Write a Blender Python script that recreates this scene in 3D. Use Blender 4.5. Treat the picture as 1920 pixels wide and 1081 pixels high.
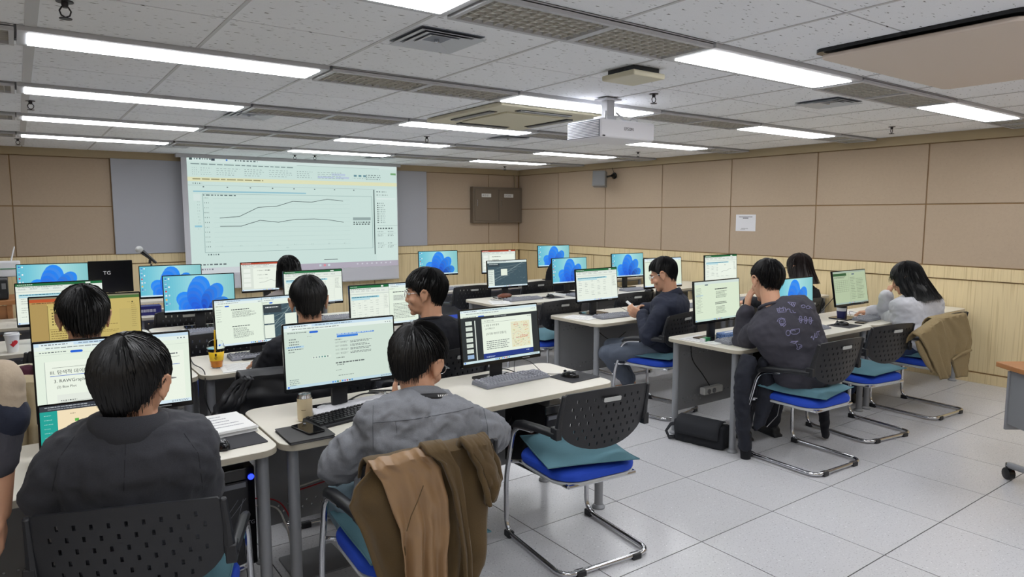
import bpy, bmesh, math, random
import numpy as np
from mathutils import Vector as V, Matrix as M, noise
from mathutils.bvhtree import BVHTree
from mathutils.geometry import delaunay_2d_cdt
PI = math.pi
R = math.radians
random.seed(7)
S = bpy.context.scene
C = S.collection
for o in list(bpy.data.objects):
    bpy.data.objects.remove(o)

# ------------------------------------------------------------------ camera, world, exposure
CAM_H, YAW, PITCH, FPX = 1.615, R(35.8755), R(6.11), 1277.07
cam_d = bpy.data.cameras.new('camera')
cam_d.sensor_width = 36
cam_d.lens = FPX / 1920 * 36
cam_d.clip_start = .05
cam = bpy.data.objects.new('camera', cam_d)
C.objects.link(cam)
cam.location = (0, 0, CAM_H)
cam.rotation_euler = (PI / 2 - PITCH, 0, -YAW)
S.camera = cam
w = bpy.data.worlds.new('world')
S.world = w
w.use_nodes = True
w.node_tree.nodes['Background'].inputs[0].default_value = (.75, .8, .9, 1)
w.node_tree.nodes['Background'].inputs[1].default_value = .15
S.view_settings.view_transform = 'Standard'
S.view_settings.look = 'None'
S.view_settings.exposure = 0
S.view_settings.gamma = 1
S.view_settings.use_curve_mapping = False
LAMP = 14.0                                  # strength of the luminaire diffusers
ROOM_X0, ROOM_X1, ROOM_Y0, ROOM_Y1, CEIL = -2.6, 7.474, -2.2, 10.12, 2.43

_f = V((math.sin(YAW) * math.cos(PITCH), math.cos(YAW) * math.cos(PITCH), -math.sin(PITCH)))
_r = V((math.cos(YAW), -math.sin(YAW), 0))
_u = _r.cross(_f)
def _ray(px, py):
    return _f + _r * ((px - 960) / FPX) - _u * ((py - 540.5) / FPX)
def at(px, py, Y):                          # the point seen at a pixel of the survey photo, on the plane y = Y
    d = _ray(px, py)
    return V((0, 0, CAM_H)) + d * (Y / d.y)
def atz(px, py, Z):
    d = _ray(px, py)
    return V((0, 0, CAM_H)) + d * ((Z - CAM_H) / d.z)

# ------------------------------------------------------------------ materials
def lin(c):
    return tuple((x / 255 / 12.92) if x / 255 <= .04045 else ((x / 255 + .055) / 1.055) ** 2.4 for x in c)
def mat(name, rgb, rough=.5, metal=0, noise_scale=0, var=0., bump=0., bump_scale=None, coat=0, spec=.5, stretch=None, sheen=0):
    m = bpy.data.materials.new(name)
    m.use_nodes = True
    nt = m.node_tree
    b = nt.nodes['Principled BSDF']
    col = lin(rgb)
    b.inputs['Base Color'].default_value = (*col, 1)
    b.inputs['Roughness'].default_value = rough
    b.inputs['Metallic'].default_value = metal
    b.inputs['Coat Weight'].default_value = coat
    b.inputs['Specular IOR Level'].default_value = spec
    if sheen:
        b.inputs['Sheen Weight'].default_value = sheen
        b.inputs['Sheen Roughness'].default_value = .5
    if noise_scale:
        tc = nt.nodes.new('ShaderNodeTexCoord')
        src = tc.outputs['Object']
        if stretch:
            mp = nt.nodes.new('ShaderNodeMapping')
            mp.inputs['Scale'].default_value = stretch
            nt.links.new(src, mp.inputs[0])
            src = mp.outputs[0]
        n = nt.nodes.new('ShaderNodeTexNoise')
        n.inputs['Scale'].default_value = noise_scale
        n.inputs['Detail'].default_value = 4
        nt.links.new(src, n.inputs['Vector'])
        if var:
            mx = nt.nodes.new('ShaderNodeMix')
            mx.data_type = 'RGBA'
            mx.inputs[6].default_value = (*[max(0, c * (1 - var)) for c in col], 1)
            mx.inputs[7].default_value = (*[min(1, c * (1 + var)) for c in col], 1)
            nt.links.new(n.outputs[0], mx.inputs[0])
            nt.links.new(mx.outputs[2], b.inputs['Base Color'])
        if bump:
            bp = nt.nodes.new('ShaderNodeBump')
            bp.inputs['Strength'].default_value = bump
            bp.inputs['Distance'].default_value = .004
            n2 = n
            if bump_scale:
                n2 = nt.nodes.new('ShaderNodeTexNoise')
                n2.inputs['Scale'].default_value = bump_scale
                n2.inputs['Detail'].default_value = 5
                nt.links.new(src, n2.inputs['Vector'])
            nt.links.new(n2.outputs[0], bp.inputs['Height'])
            nt.links.new(bp.outputs[0], b.inputs['Normal'])
    return m
def speckle(m, scale, lo, hi, rgb, stretch=None, detail=2):          # scattered specks of another colour over the base colour
    nt = m.node_tree
    b = nt.nodes['Principled BSDF']
    tc = nt.nodes.new('ShaderNodeTexCoord')
    mp = nt.nodes.new('ShaderNodeMapping')
    if stretch:
        mp.inputs['Scale'].default_value = stretch
    nt.links.new(tc.outputs['Object'], mp.inputs[0])
    n = nt.nodes.new('ShaderNodeTexNoise')
    n.inputs['Scale'].default_value = scale
    n.inputs['Detail'].default_value = detail
    nt.links.new(mp.outputs[0], n.inputs['Vector'])
    rp = nt.nodes.new('ShaderNodeValToRGB')
    rp.color_ramp.elements[0].position = lo
    rp.color_ramp.elements[0].color = (0, 0, 0, 1)
    rp.color_ramp.elements[1].position = hi
    rp.color_ramp.elements[1].color = (1, 1, 1, 1)
    nt.links.new(n.outputs[0], rp.inputs[0])
    mx = nt.nodes.new('ShaderNodeMix')
    mx.data_type = 'RGBA'
    old = b.inputs['Base Color'].links
    if old:
        nt.links.new(old[0].from_socket, mx.inputs[6])
    else:
        mx.inputs[6].default_value = b.inputs['Base Color'].default_value
    mx.inputs[7].default_value = (*lin(rgb), 1)
    nt.links.new(rp.outputs[0], mx.inputs[0])
    nt.links.new(mx.outputs[2], b.inputs['Base Color'])
    return m
def emit(name, rgb, s=1):
    m = bpy.data.materials.new(name)
    m.use_nodes = True
    b = m.node_tree.nodes['Principled BSDF']
    b.inputs['Base Color'].default_value = (.02, .02, .02, 1)
    b.inputs['Emission Color'].default_value = (*lin(rgb), 1)
    b.inputs['Emission Strength'].default_value = s
    return m
def colattr(name, glow, rough=.5):                     # print or screen: colour read from the mesh's own colour attribute
    m = bpy.data.materials.new(name)
    m.use_nodes = True
    nt = m.node_tree
    b = nt.nodes['Principled BSDF']
    a = nt.nodes.new('ShaderNodeVertexColor')
    a.layer_name = 'print'
    b.inputs['Roughness'].default_value = rough
    if glow:
        b.inputs['Base Color'].default_value = (.01, .01, .01, 1)
        b.inputs['Specular IOR Level'].default_value = .2
        nt.links.new(a.outputs[0], b.inputs['Emission Color'])
        b.inputs['Emission Strength'].default_value = glow
    else:
        nt.links.new(a.outputs[0], b.inputs['Base Color'])
    return m
def glass(name, rgb, rough=.03, trans=1, ior=1.3):
    m = mat(name, rgb, rough)
    b = m.node_tree.nodes['Principled BSDF']
    b.inputs['Transmission Weight'].default_value = trans
    b.inputs['IOR'].default_value = ior
    return m

m_ceil_tile = speckle(mat('mineral_fibre', (243, 245, 249), .95, noise_scale=180, var=.05, bump=.25), 34, .65, .70, (122, 121, 122), (.55, 1.9, 1))
m_grid = mat('ceiling_grid', (150, 150, 152), .6)
m_white_frame = mat('white_enamel', (190, 191, 195), .45)
m_lamp = emit('lamp_diffuser', (250, 252, 255), LAMP)
m_floor = speckle(speckle(mat('floor_vinyl', (203, 203, 206), .22, noise_scale=3, var=.03, bump=.03, bump_scale=4), 110, .60, .72, (158, 158, 162)), 75, .66, .7, (226, 226, 228))
m_joint = mat('floor_joint', (70, 70, 72), .8)
m_panel = speckle(mat('acoustic_board', (180, 161, 140), .95, noise_scale=40, var=.05, bump=.2, bump_scale=250), 160, .70, .74, (112, 92, 72))
m_reveal = mat('panel_reveal', (150, 122, 88), .9)
m_wood = speckle(mat('pale_wood_laminate', (228, 208, 164), .45, noise_scale=14, var=.05, stretch=(4, 4, .12)), 30, .52, .78, (196, 172, 126), (3, 3, .05))
m_cove = mat('cove_wood', (170, 152, 120), .5, noise_scale=10, var=.05, stretch=(.2, .2, 4))
m_grey_board = mat('grey_board', (168, 170, 178), .5)
m_plain = mat('plaster', (190, 175, 150), .9)
m_screen_cloth = mat('screen_cloth', (205, 205, 212), .8)
m_top = mat('desk_laminate', (226, 221, 208), .35, noise_scale=120, var=.02)
m_edge = mat('desk_edge', (186, 178, 160), .5, noise_scale=8, var=.1, stretch=(.3, .3, 60))
m_leg = mat('grey_paint', (146, 148, 152), .4, metal=.2)
m_grey = mat('modesty_grey', (128, 129, 132), .5)
m_black = mat('black_plastic', (30, 31, 35), .45, noise_scale=220, var=.1, bump=.05)
m_black2 = mat('gloss_black', (14, 15, 18), .18)
m_chrome = mat('chrome', (205, 206, 210), .12, metal=1)
m_blue = mat('blue_fabric', (26, 68, 182), .85, noise_scale=300, var=.12, bump=.15)
m_teal = mat('teal_fabric', (84, 122, 134), .95, noise_scale=320, var=.1, bump=.25, bump_scale=60)
m_plate = mat('plate_metal', (188, 190, 188), .4)
m_keys = mat('grey_keycap', (150, 152, 160), .55)
m_kbody = mat('grey_keyboard_case', (120, 122, 130), .5)
m_paper = mat('paper', (232, 232, 230), .8)
m_dark_pad = mat('mouse_pad', (52, 52, 56), .85, noise_scale=400, var=.1)
m_cable = mat('black_cable', (20, 20, 22), .5)
m_white = mat('white_plastic', (226, 227, 230), .4)
m_print = colattr('matte_print', 0, .7)
m_glow = colattr('display_glow', 1.0)
m_glow_dim = colattr('projection_glow', .93)  # projector's light on the screen, put in as glowing colour

# ------------------------------------------------------------------ mesh builder
class MB:
    def __init__(s):
        s.v, s.f, s.c = [], [], []
    def add(s, vs, fs, T=None):
        k = len(s.v)
        s.v += [tuple(T @ V(p)) if T else tuple(p) for p in vs]
        s.f += [tuple(i + k for i in f) for f in fs]
        return s
    def box(s, c, d, T=None, rz=0):
        x, y, z = [a / 2 for a in d]
        A = M.Translation(V(c)) @ M.Rotation(rz, 4, 'Z')
        if T:
            A = T @ A
        return s.add([(-x, -y, -z), (x, -y, -z), (x, y, -z), (-x, y, -z), (-x, -y, z), (x, -y, z), (x, y, z), (-x, y, z)],
                     [(3, 2, 1, 0), (4, 5, 6, 7), (0, 1, 5, 4), (1, 2, 6, 5), (2, 3, 7, 6), (3, 0, 4, 7)], A)
    def cyl(s, a, b, r1, r2=None, n=12):
        return s.tube([a, b], [r1, r1 if r2 is None else r2], n)
    def tube(s, pts, r, n=8, cap=True, flat=None):
        pts = [V(p) for p in pts]
        rr = r if isinstance(r, (list, tuple)) else [r] * len(pts)
        k = len(s.v)
        t0 = (pts[1] - pts[0]).normalized()
        ax = t0.orthogonal().normalized()
        for i, p in enumerate(pts):
            t = (pts[min(i + 1, len(pts) - 1)] - pts[max(i - 1, 0)]).normalized()
            ax = (ax - t * ax.dot(t))
            ax = ax.normalized() if ax.length > 1e-6 else t.orthogonal().normalized()
            by = t.cross(ax)
            for j in range(n):
                a = 2 * PI * j / n
                s.v.append(tuple(p + ax * (math.cos(a) * rr[i]) + by * (math.sin(a) * rr[i] * (flat or 1))))
        for i in range(len(pts) - 1):
            for j in range(n):
                a, b = k + i * n + j, k + i * n + (j + 1) % n
                s.f.append((a, b, b + n, a + n))
        if cap:
            s.f.append(tuple(k + j for j in range(n))[::-1])
            s.f.append(tuple(k + (len(pts) - 1) * n + j for j in range(n)))
        return s
    def lathe(s, prof, n=20, c=(0, 0, 0), T=None):
        vs, fs = [], []
        for r, z in prof:
            for j in range(n):
                a = 2 * PI * j / n
                vs.append((c[0] + r * math.cos(a), c[1] + r * math.sin(a), c[2] + z))
        for i in range(len(prof) - 1):
            for j in range(n):
                a, b = i * n + j, i * n + (j + 1) % n
                fs.append((a, b, b + n, a + n))
        fs.append(tuple(range(n))[::-1])
        fs.append(tuple((len(prof) - 1) * n + j for j in range(n)))
        return s.add(vs, fs, T)
    def ell(s, c, r, T=None, n=14, m=9, rot=None):
        vs, fs = [(0, 0, -1)], []
        for i in range(1, m):
            t = -PI / 2 + PI * i / m
            for j in range(n):
                a = 2 * PI * j / n
                vs.append((math.cos(t) * math.cos(a), math.cos(t) * math.sin(a), math.sin(t)))
        vs.append((0, 0, 1))
        for j in range(n):
            fs.append((0, 1 + (j + 1) % n, 1 + j))
            fs.append((len(vs) - 1, 1 + (m - 2) * n + j, 1 + (m - 2) * n + (j + 1) % n))
        for i in range(m - 2):
            for j in range(n):
                a, b = 1 + i * n + j, 1 + i * n + (j + 1) % n
                fs.append((a, b, b + n, a + n))
        A = M.Translation(V(c))
        if rot is not None:
            A = A @ rot.to_4x4()
        A = A @ M.Diagonal((*r, 1))
        return s.add(vs, fs, T @ A if T else A)
    def cap(s, a, b, ra, rb=None, n=12):               # tapered capsule
        a, b = V(a), V(b)
        rb = ra if rb is None else rb
        t = b - a
        L = t.length
        t = t / L if L > 1e-6 else V((0, 0, 1))
        pts, rr = [], []
        for q in (-1, -.92, -.7, -.38, 0):
            pts.append(a + t * ra * q)
            rr.append(max(1e-4, ra * math.sqrt(max(0, 1 - q * q))))
        for q in (0, .38, .7, .92, 1):
            pts.append(b + t * rb * q)
            rr.append(max(1e-4, rb * math.sqrt(max(0, 1 - q * q))))
        if L < 1e-5:
            del pts[5], rr[5]
        return s.tube(pts, rr, n)
    def ext(s, o, z0, z1, T=None):                      # extrude a 2-D outline
        n = len(o)
        vs = [(x, y, z0) for x, y in o] + [(x, y, z1) for x, y in o]
        fs = [tuple(range(n))[::-1], tuple(range(n, 2 * n))] + [(i, (i + 1) % n, n + (i + 1) % n, n + i) for i in range(n)]
        return s.add(vs, fs, T)
    def grid(s, rows):                                  # sheet of rows of points
        k, n = len(s.v), len(rows[0])
        for r in rows:
            s.v += [tuple(p) for p in r]
        for i in range(len(rows) - 1):
            for j in range(n - 1):
                a = k + i * n + j
                s.f.append((a, a + 1, a + n + 1, a + n))
        return s
    def mesh(s, name, smooth=40):
        me = bpy.data.meshes.new(name)
        me.from_pydata(s.v, [], s.f)
        if smooth:
            me.polygons.foreach_set('use_smooth', [True] * len(me.polygons))
            me.set_sharp_from_angle(angle=R(smooth))
        me.update()
        return me
    def build(s, name, m, parent=None, loc=(0, 0, 0), smooth=40, bevel=0, seg=2, fix=True):
        me = s.mesh(name, 0)
        if fix:
            bm = bmesh.new()
            bm.from_mesh(me)
            bmesh.ops.recalc_face_normals(bm, faces=bm.faces)
            bm.to_mesh(me)
            bm.free()
        if smooth:
            me.polygons.foreach_set('use_smooth', [True] * len(me.polygons))
            me.set_sharp_from_angle(angle=R(smooth))
        o = bpy.data.objects.new(name, me)
        C.objects.link(o)
        o.location = loc
        if m:
            me.materials.append(m)
        if parent:
            o.parent = parent
        if bevel:
            b = o.modifiers.new('bevel', 'BEVEL')
            b.width = bevel
            b.segments = seg
            b.limit_method = 'ANGLE'
            b.angle_limit = R(50)
        return o
def thing(name, label, cat, loc=(0, 0, 0), rz=0, group=None):
    o = bpy.data.objects.new(name, None)
    o.empty_display_size = .1
    C.objects.link(o)
    o.location = loc
    o.rotation_euler = (0, 0, rz)
    return tag(o, label, cat, group)
def tag(o, label, cat, group=None):
    o['label'] = label
    o['category'] = cat
    if group:
        o['group'] = group
    return o
def struct(o):
    o['kind'] = 'structure'
    return o
def tree(o, parent=None, loc=None, rz=None, label=None, group=None):
    c = o.copy()
    C.objects.link(c)
    c.parent = parent
    if loc is not None:
        c.location = loc
    if rz is not None:
        c.rotation_euler = (0, 0, rz)
    if label:
        c['label'] = label
    if group:
        c['group'] = group
    for ch in list(o.children):
        tree(ch, c)
    return c
def rrect(w, h, r, n=4, cx=0, cy=0):
    out = []
    for (sx, sy, a0) in ((1, 1, 0), (-1, 1, 90), (-1, -1, 180), (1, -1, 270)):
        for i in range(n + 1):
            a = R(a0 + 90 * i / n)
            out.append((cx + sx * (w / 2 - r) + r * math.cos(a), cy + sy * (h / 2 - r) + r * math.sin(a)))
    return out
def arc(p0, p1, p2, n=6):                               # quadratic bezier
    p0, p1, p2 = V(p0), V(p1), V(p2)
    return [p0 * (1 - t) ** 2 + p1 * 2 * t * (1 - t) + p2 * t * t for t in [i / n for i in range(n + 1)]]
def fillet(pts, r, n=5):                                # polyline with rounded corners
    pts = [V(p) for p in pts]
    out = [pts[0]]
    for a, b, c in zip(pts, pts[1:], pts[2:]):
        d1, d2 = (a - b), (c - b)
        q = min(r, d1.length * .49, d2.length * .49)
        out += arc(b + d1.normalized() * q, b, b + d2.normalized() * q, n)
    return out + [pts[-1]]

# ------------------------------------------------------------------ text and print
def text_polys(body, size):
    cu = bpy.data.curves.new('t', 'FONT')
    cu.body = body
    cu.size = size
    cu.resolution_u = 2
    o = bpy.data.objects.new('t', cu)
    C.objects.link(o)
    dg = bpy.context.evaluated_depsgraph_get()
    me = o.evaluated_get(dg).to_mesh()
    vs = [tuple(v.co) for v in me.vertices]
    fs = [tuple(p.vertices) for p in me.polygons]
    o.evaluated_get(dg).to_mesh_clear()
    bpy.data.objects.remove(o)
    bpy.data.curves.remove(cu)
    return vs, fs
class Canvas:                                           # flat print, u to the right and v downward, both 0..1, on a w x h sheet in the xz plane facing -y
    def __init__(s, w, h, step=.00012):
        s.w, s.h, s.step = w, h, step
        s.v, s.f, s.col = [], [], []
    def pt(s, u, v, lay):
        return ((u - .5) * s.w, -lay * s.step, (.5 - v) * s.h)
    def poly(s, pts, col, lay=1):
        k = len(s.v)
        s.v += [s.pt(u, v, lay) for u, v in pts]
        s.f.append(tuple(range(k, k + len(pts))))
        s.col.append(lin(col))
    def rect(s, u0, v0, u1, v1, col, lay=1):
        s.poly([(u0, v1), (u1, v1), (u1, v0), (u0, v0)], col, lay)
    def line(s, u0, v0, u1, v1, t, col, lay=2):
        a = s.w / s.h
        dx, dy = (u1 - u0) * a, v1 - v0
        L = math.hypot(dx, dy) or 1
        nx, ny = -dy / L * t / 2 / a, dx / L * t / 2
        s.poly([(u0 + nx, v0 + ny), (u1 + nx, v1 + ny), (u1 - nx, v1 - ny), (u0 - nx, v0 - ny)], col, lay)
    def text(s, body, u, v, size, col, lay=3):          # size as a share of the height; v is the baseline
        vs, fs = text_polys(body, size * s.h)
        k = len(s.v)
        for x, y, z in vs:
            s.v.append(((u - .5) * s.w + x, -lay * s.step, (.5 - v) * s.h + y))
        for f in fs:
            s.f.append(tuple(i + k for i in f))
            s.col.append(lin(col))
    def greek(s, u0, u1, v0, v1, n, col, fill=.5, rag=.4, lay=2, seed=0):   # lines of writing too small to read
        rn = random.Random(seed + int(u0 * 1000) + int(v0 * 77))
        for i in range(n):
            v = v0 + (v1 - v0) * i / max(1, n)
            t = (v1 - v0) / max(1, n) * fill
            u = u0
            end = u1 - (u1 - u0) * rag * rn.random()
            while u < end:
                ln = (.012 + .03 * rn.random()) * min(1, (u1 - u0) * 3)
                s.rect(u, v, min(u + ln, end), v + t, col, lay)
                u += ln + .006
    def circle(s, u, v, r, col, lay=2, n=14, ry=None):
        a = s.w / s.h
        s.poly([(u + r / a * math.cos(2 * PI * i / n), v - (ry or r) * math.sin(2 * PI * i / n)) for i in range(n)], col, lay)
    def build(s, name, m, parent=None, loc=(0, 0, 0)):
        me = bpy.data.meshes.new(name)
        me.from_pydata(s.v, [], s.f)
        a = me.color_attributes.new('print', 'FLOAT_COLOR', 'CORNER')
        buf = []
        for p, c in zip(me.polygons, s.col):
            buf += [*c, 1.0] * p.loop_total
        a.data.foreach_set('color', buf)
        me.materials.append(m)
        o = bpy.data.objects.new(name, me)
        C.objects.link(o)
        o.location = loc
        o.parent = parent
        return o
# ------------------------------------------------------------------ room shell
def slab(name, c, d, m, parent=None, **k):
    return MB().box(c, d).build(name, m, parent, smooth=0, **k)
cx, cy = (ROOM_X0 + ROOM_X1) / 2, (ROOM_Y0 + ROOM_Y1) / 2
LX, LY = ROOM_X1 - ROOM_X0, ROOM_Y1 - ROOM_Y0
floor = struct(slab('floor', (cx, cy, -.06), (LX + .4, LY + .4, .116), m_joint))
TILE = .6
FX0, FY0 = 2.665 - 6 * TILE, 2.072 - 3 * TILE
tm = MB().box((0, 0, -.003), (TILE - .0055, TILE - .0055, .006)).mesh('floor_tile', 0)
tm.materials.append(m_floor)
for i in range(-3, 15):
    for j in range(-5, 17):
        x0, y0 = FX0 + i * TILE, FY0 + j * TILE
        if x0 < ROOM_X0 - .01 or y0 < ROOM_Y0 or y0 + TILE > ROOM_Y1 + .5 or x0 + TILE > ROOM_X1 + .5:
            continue
        if y0 > ROOM_Y1 - .05 or x0 > ROOM_X1 - .05:
            continue
        if y0 < -.5 or (x0 < -1.4):
            continue
        x1, y1 = min(x0 + TILE, ROOM_X1), min(y0 + TILE, ROOM_Y1)
        if x1 - x0 < TILE - .01 or y1 - y0 < TILE - .01:
            o = MB().box(((x0 + x1) / 2, (y0 + y1) / 2, -.003), (x1 - x0 - .0055, y1 - y0 - .0055, .006)).build('floor_tile', m_floor, floor, smooth=0)
        else:
            o = bpy.data.objects.new('floor_tile', tm)
            C.objects.link(o)
            o.location = (x0 + TILE / 2, y0 + TILE / 2, 0)
            o.parent = floor
MB().box(((ROOM_X0 - .935) / 2 - .465, cy, -.003), (-.935 - ROOM_X0 - .93 + .0, LY, .006)).build('floor_margin', m_floor, floor, smooth=0) if False else None
slab('floor_margin', ((ROOM_X0 + FX0 - TILE) / 2 - .001, cy, -.0035), (FX0 - TILE - ROOM_X0 - .004, LY, .005), m_floor, floor)
slab('floor_margin', ((FX0 - TILE + ROOM_X1) / 2, (ROOM_Y0 + FY0 - TILE) / 2, -.0035), (ROOM_X1 - FX0 + TILE, FY0 - TILE - ROOM_Y0 - .004, .005), m_floor, floor)

# ceiling: slab, tiles, luminaires, grilles
ceiling = struct(slab('ceiling', (cx, cy, CEIL + .06), (LX + .4, LY + .4, .1), m_grid))
GX = [.10 + .667 * k for k in range(-4, 12)] + [ROOM_X1]
ROWS = [-.80, .75, 2.30, 3.86, 5.42, 6.95, 8.48]
HW = .165
bands = []
for a, b in zip(ROWS, ROWS[1:] + [10.03]):
    y0, y1 = a + HW, b - HW
    bands += [(y0, (y0 + y1) / 2), ((y0 + y1) / 2, y1)]
bands[-1] = (bands[-1][0], ROOM_Y1)
tiles = {}
def ceil_tile(x0, x1, y0, y1):
    k = (round(x1 - x0, 3), round(y1 - y0, 3))
    if k not in tiles:
        tiles[k] = MB().box((0, 0, .006), (x1 - x0 - .009, y1 - y0 - .009, .012)).mesh('ceiling_tile', 0)
        tiles[k].materials.append(m_ceil_tile)
    o = bpy.data.objects.new('ceiling_tile', tiles[k])
    C.objects.link(o)
    o.location = ((x0 + x1) / 2, (y0 + y1) / 2, CEIL)
    o.parent = ceiling
for y0, y1 in bands:
    for x0, x1 in zip(GX, GX[1:]):
        ceil_tile(x0, x1, y0, y1)
m_tee = mat('tee_bar_enamel', (200, 200, 202), .5)
for k, gx in enumerate(GX[1:-1]):
    w_ = .045 if abs(gx - .10) < .01 else .016
    for (a, b) in zip(ROWS, ROWS[1:] + [10.03]):
        MB().box((gx, (a + b) / 2, CEIL - .001), (w_, b - a - 2 * HW - .01, .004)).build('tee_bar', m_tee, ceiling, smooth=0)
lamp_cols = [(-2.60, -1.25), (.05, 1.44), (2.74, 4.10), (5.41, 6.74)]
gr_cols = [(-1.24, .04), (1.46, 2.72), (4.12, 5.39), (6.76, ROOM_X1 - .02)]
ordw = ['first', 'second', 'third', 'fourth', 'fifth', 'sixth', 'seventh']
colw = ['far left', 'left', 'middle', 'right']
row_names = ['added out of view behind the viewer', 'added out of view just behind the viewer', 'nearest row ahead', 'second row ahead', 'third row ahead', 'fourth row ahead', 'farthest row by the front wall']
for ri, yc in enumerate(ROWS):  # the rows behind the viewer are unseen lamps added to even the lighting
    for ci, (x0, x1) in enumerate(lamp_cols):
        if ci == 0 and ri > 1:
            continue
        t = thing('ceiling_light', 'long flat lit ceiling light, %s column, %s' % (colw[ci], row_names[ri]), 'ceiling light', ((x0 + x1) / 2, yc, CEIL - .022), 0, 'ceiling lights')
        L = x1 - x0
        f = MB()
        for (a, b, c, d) in ((0, HW - .0225, L, .045), (0, -HW + .0225, L, .045), (L / 2 - .02, 0, .04, 2 * HW - .09), (-L / 2 + .02, 0, .04, 2 * HW - .09)):
            f.box((a, b, .02), (c, d, .04))
        f.box((0, 0, .035), (L, 2 * HW - .01, .01))
        f.build('frame', m_white_frame, t, smooth=0)
        MB().box((0, 0, .006), (L - .08, 2 * HW - .09, .022)).build('diffuser', m_lamp, t, smooth=0)
m_grille = mat('grille_paint', (186, 183, 176), .6)
m_void = mat('plenum', (226, 224, 216), .9)
gi = 0
for ri, yc in enumerate(ROWS[2:]):
    for ci, (x0, x1) in enumerate(gr_cols[1:] if ri == 0 else gr_cols):
        xm = (x0 + x1) / 2
        for hi, (a, b) in enumerate(((x0, xm), (xm, x1))):
            if b - a < .3:
                continue
            gi += 1
            t = thing('ceiling_grille', 'egg-crate ceiling grille, %s half, %s gap, %s' % (('left', 'right')[hi], ['left edge', 'left middle', 'right middle', 'far right'][ci + (1 if ri == 0 else 0)], row_names[ri + 2]), 'grille', ((a + b) / 2, yc, CEIL - .026), 0, 'ceiling grilles')
            L = b - a
            MB().box((0, 0, .017), (L, 2 * HW, .004)).build('backing', m_void, t, smooth=0)
            g = MB()
            for (p, q, c, d) in ((0, HW - .012, L, .024), (0, -HW + .012, L, .024), (L / 2 - .01, 0, .02, 2 * HW - .05), (-L / 2 + .01, 0, .02, 2 * HW - .05)):
                g.box((p, q, .012), (c, d, .026))
            g.build('frame', m_white_frame, t, smooth=0)
            g = MB()
            n = max(3, int(L / .052))
            for i in range(1, n):
                g.box((-L / 2 + L * i / n, 0, .009), (.005, 2 * HW - .05, .010))
            for i in range(1, 6):
                g.box((0, -HW + .024 + (2 * HW - .048) * i / 6, .0095), (L - .04, .005, .009))
            g.build('louvre', m_grille, t, smooth=0)

# walls
wall_right = struct(slab('wall_right', (ROOM_X1 + .10, cy, CEIL / 2), (.18, LY + .4, CEIL + .1), m_reveal))
wall_front = struct(slab('wall_front', (cx, ROOM_Y1 + .10, CEIL / 2), (LX + .4, .18, CEIL + .1), m_reveal))
struct(slab('wall_left', (ROOM_X0 - .06, cy, CEIL / 2), (.1, LY + .4, CEIL + .1), m_plain))
struct(slab('wall_back', (cx, ROOM_Y0 - .06, CEIL / 2), (LX + .4, .1, CEIL + .1), m_plain))
def wall_panels(wall, along, edges, zs, m, name, depth=.012):
    for a, b in zip(edges, edges[1:]):
        for z0, z1 in zs:
            if along == 'y':
                c, d = (ROOM_X1 + .012 - depth / 2, (a + b) / 2, (z0 + z1) / 2), (depth, b - a - .012, z1 - z0 - .012)
            else:
                c, d = ((a + b) / 2, ROOM_Y1 + .012 - depth / 2, (z0 + z1) / 2), (b - a - .012, depth, z1 - z0 - .012)
            MB().box((0, 0, 0), d).build(name, m, wall, loc=c, smooth=0, bevel=.003, seg=1)
ye = [10.12, 8.994, 7.845, 6.685, 5.521, 4.355, 3.177, 2.01, .84, -.33, -1.5, ROOM_Y0]
ROWZ = [(1.118, 1.728), (1.728, 2.336)]
wall_panels(wall_right, 'y', ye[::-1], ROWZ, m_panel, 'acoustic_panel')
wall_panels(wall_front, 'x', [ROOM_X0, -1.2, -.033, 1.0], ROWZ, m_panel, 'acoustic_panel')
wall_panels(wall_front, 'x', [5.55, 6.81, ROOM_X1 - .012], ROWZ, m_panel, 'acoustic_panel')
wall_panels(wall_right, 'y', [ROOM_Y0] + [2.0 - 1.22 * k for k in range(3, -1, -1)] + [3.22, 4.44, 5.66, 6.88, 8.1, 9.32, 10.10], [(.098, .99)], m_wood, 'wainscot_panel', .010)
wall_panels(wall_front, 'x', [ROOM_X0, -1.4, -.2, 1.0, 2.2, 3.4, 4.6, 5.82, 6.72, ROOM_X1 - .012], [(.098, .99)], m_wood, 'wainscot_panel', .010)
struct(slab('trim_1', (ROOM_X1 + .0, cy, 1.055), (.03, LY, .118), m_wood))
struct(slab('trim_2', (cx, ROOM_Y1 + .0, 1.055), (LX, .03, .118), m_wood))
struct(slab('trim_3', (ROOM_X1 - .005, cy, 2.385), (.04, LY, .095), m_cove))
struct(slab('trim_4', (cx, ROOM_Y1 - .005, 2.385), (LX, .04, .095), m_cove))
struct(slab('baseboard_right', (ROOM_X1 + .002, cy, .045), (.026, LY, .09), m_wood))
struct(slab('baseboard_front', (cx, ROOM_Y1 + .002, .045), (LX, .026, .09), m_wood))
tag(slab('projection_board', (3.275, ROOM_Y1 - .022, 1.728), (4.54, .03, 1.218), m_grey_board, bevel=.004), 'wide grey wall board behind the projection screen', 'board')
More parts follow.
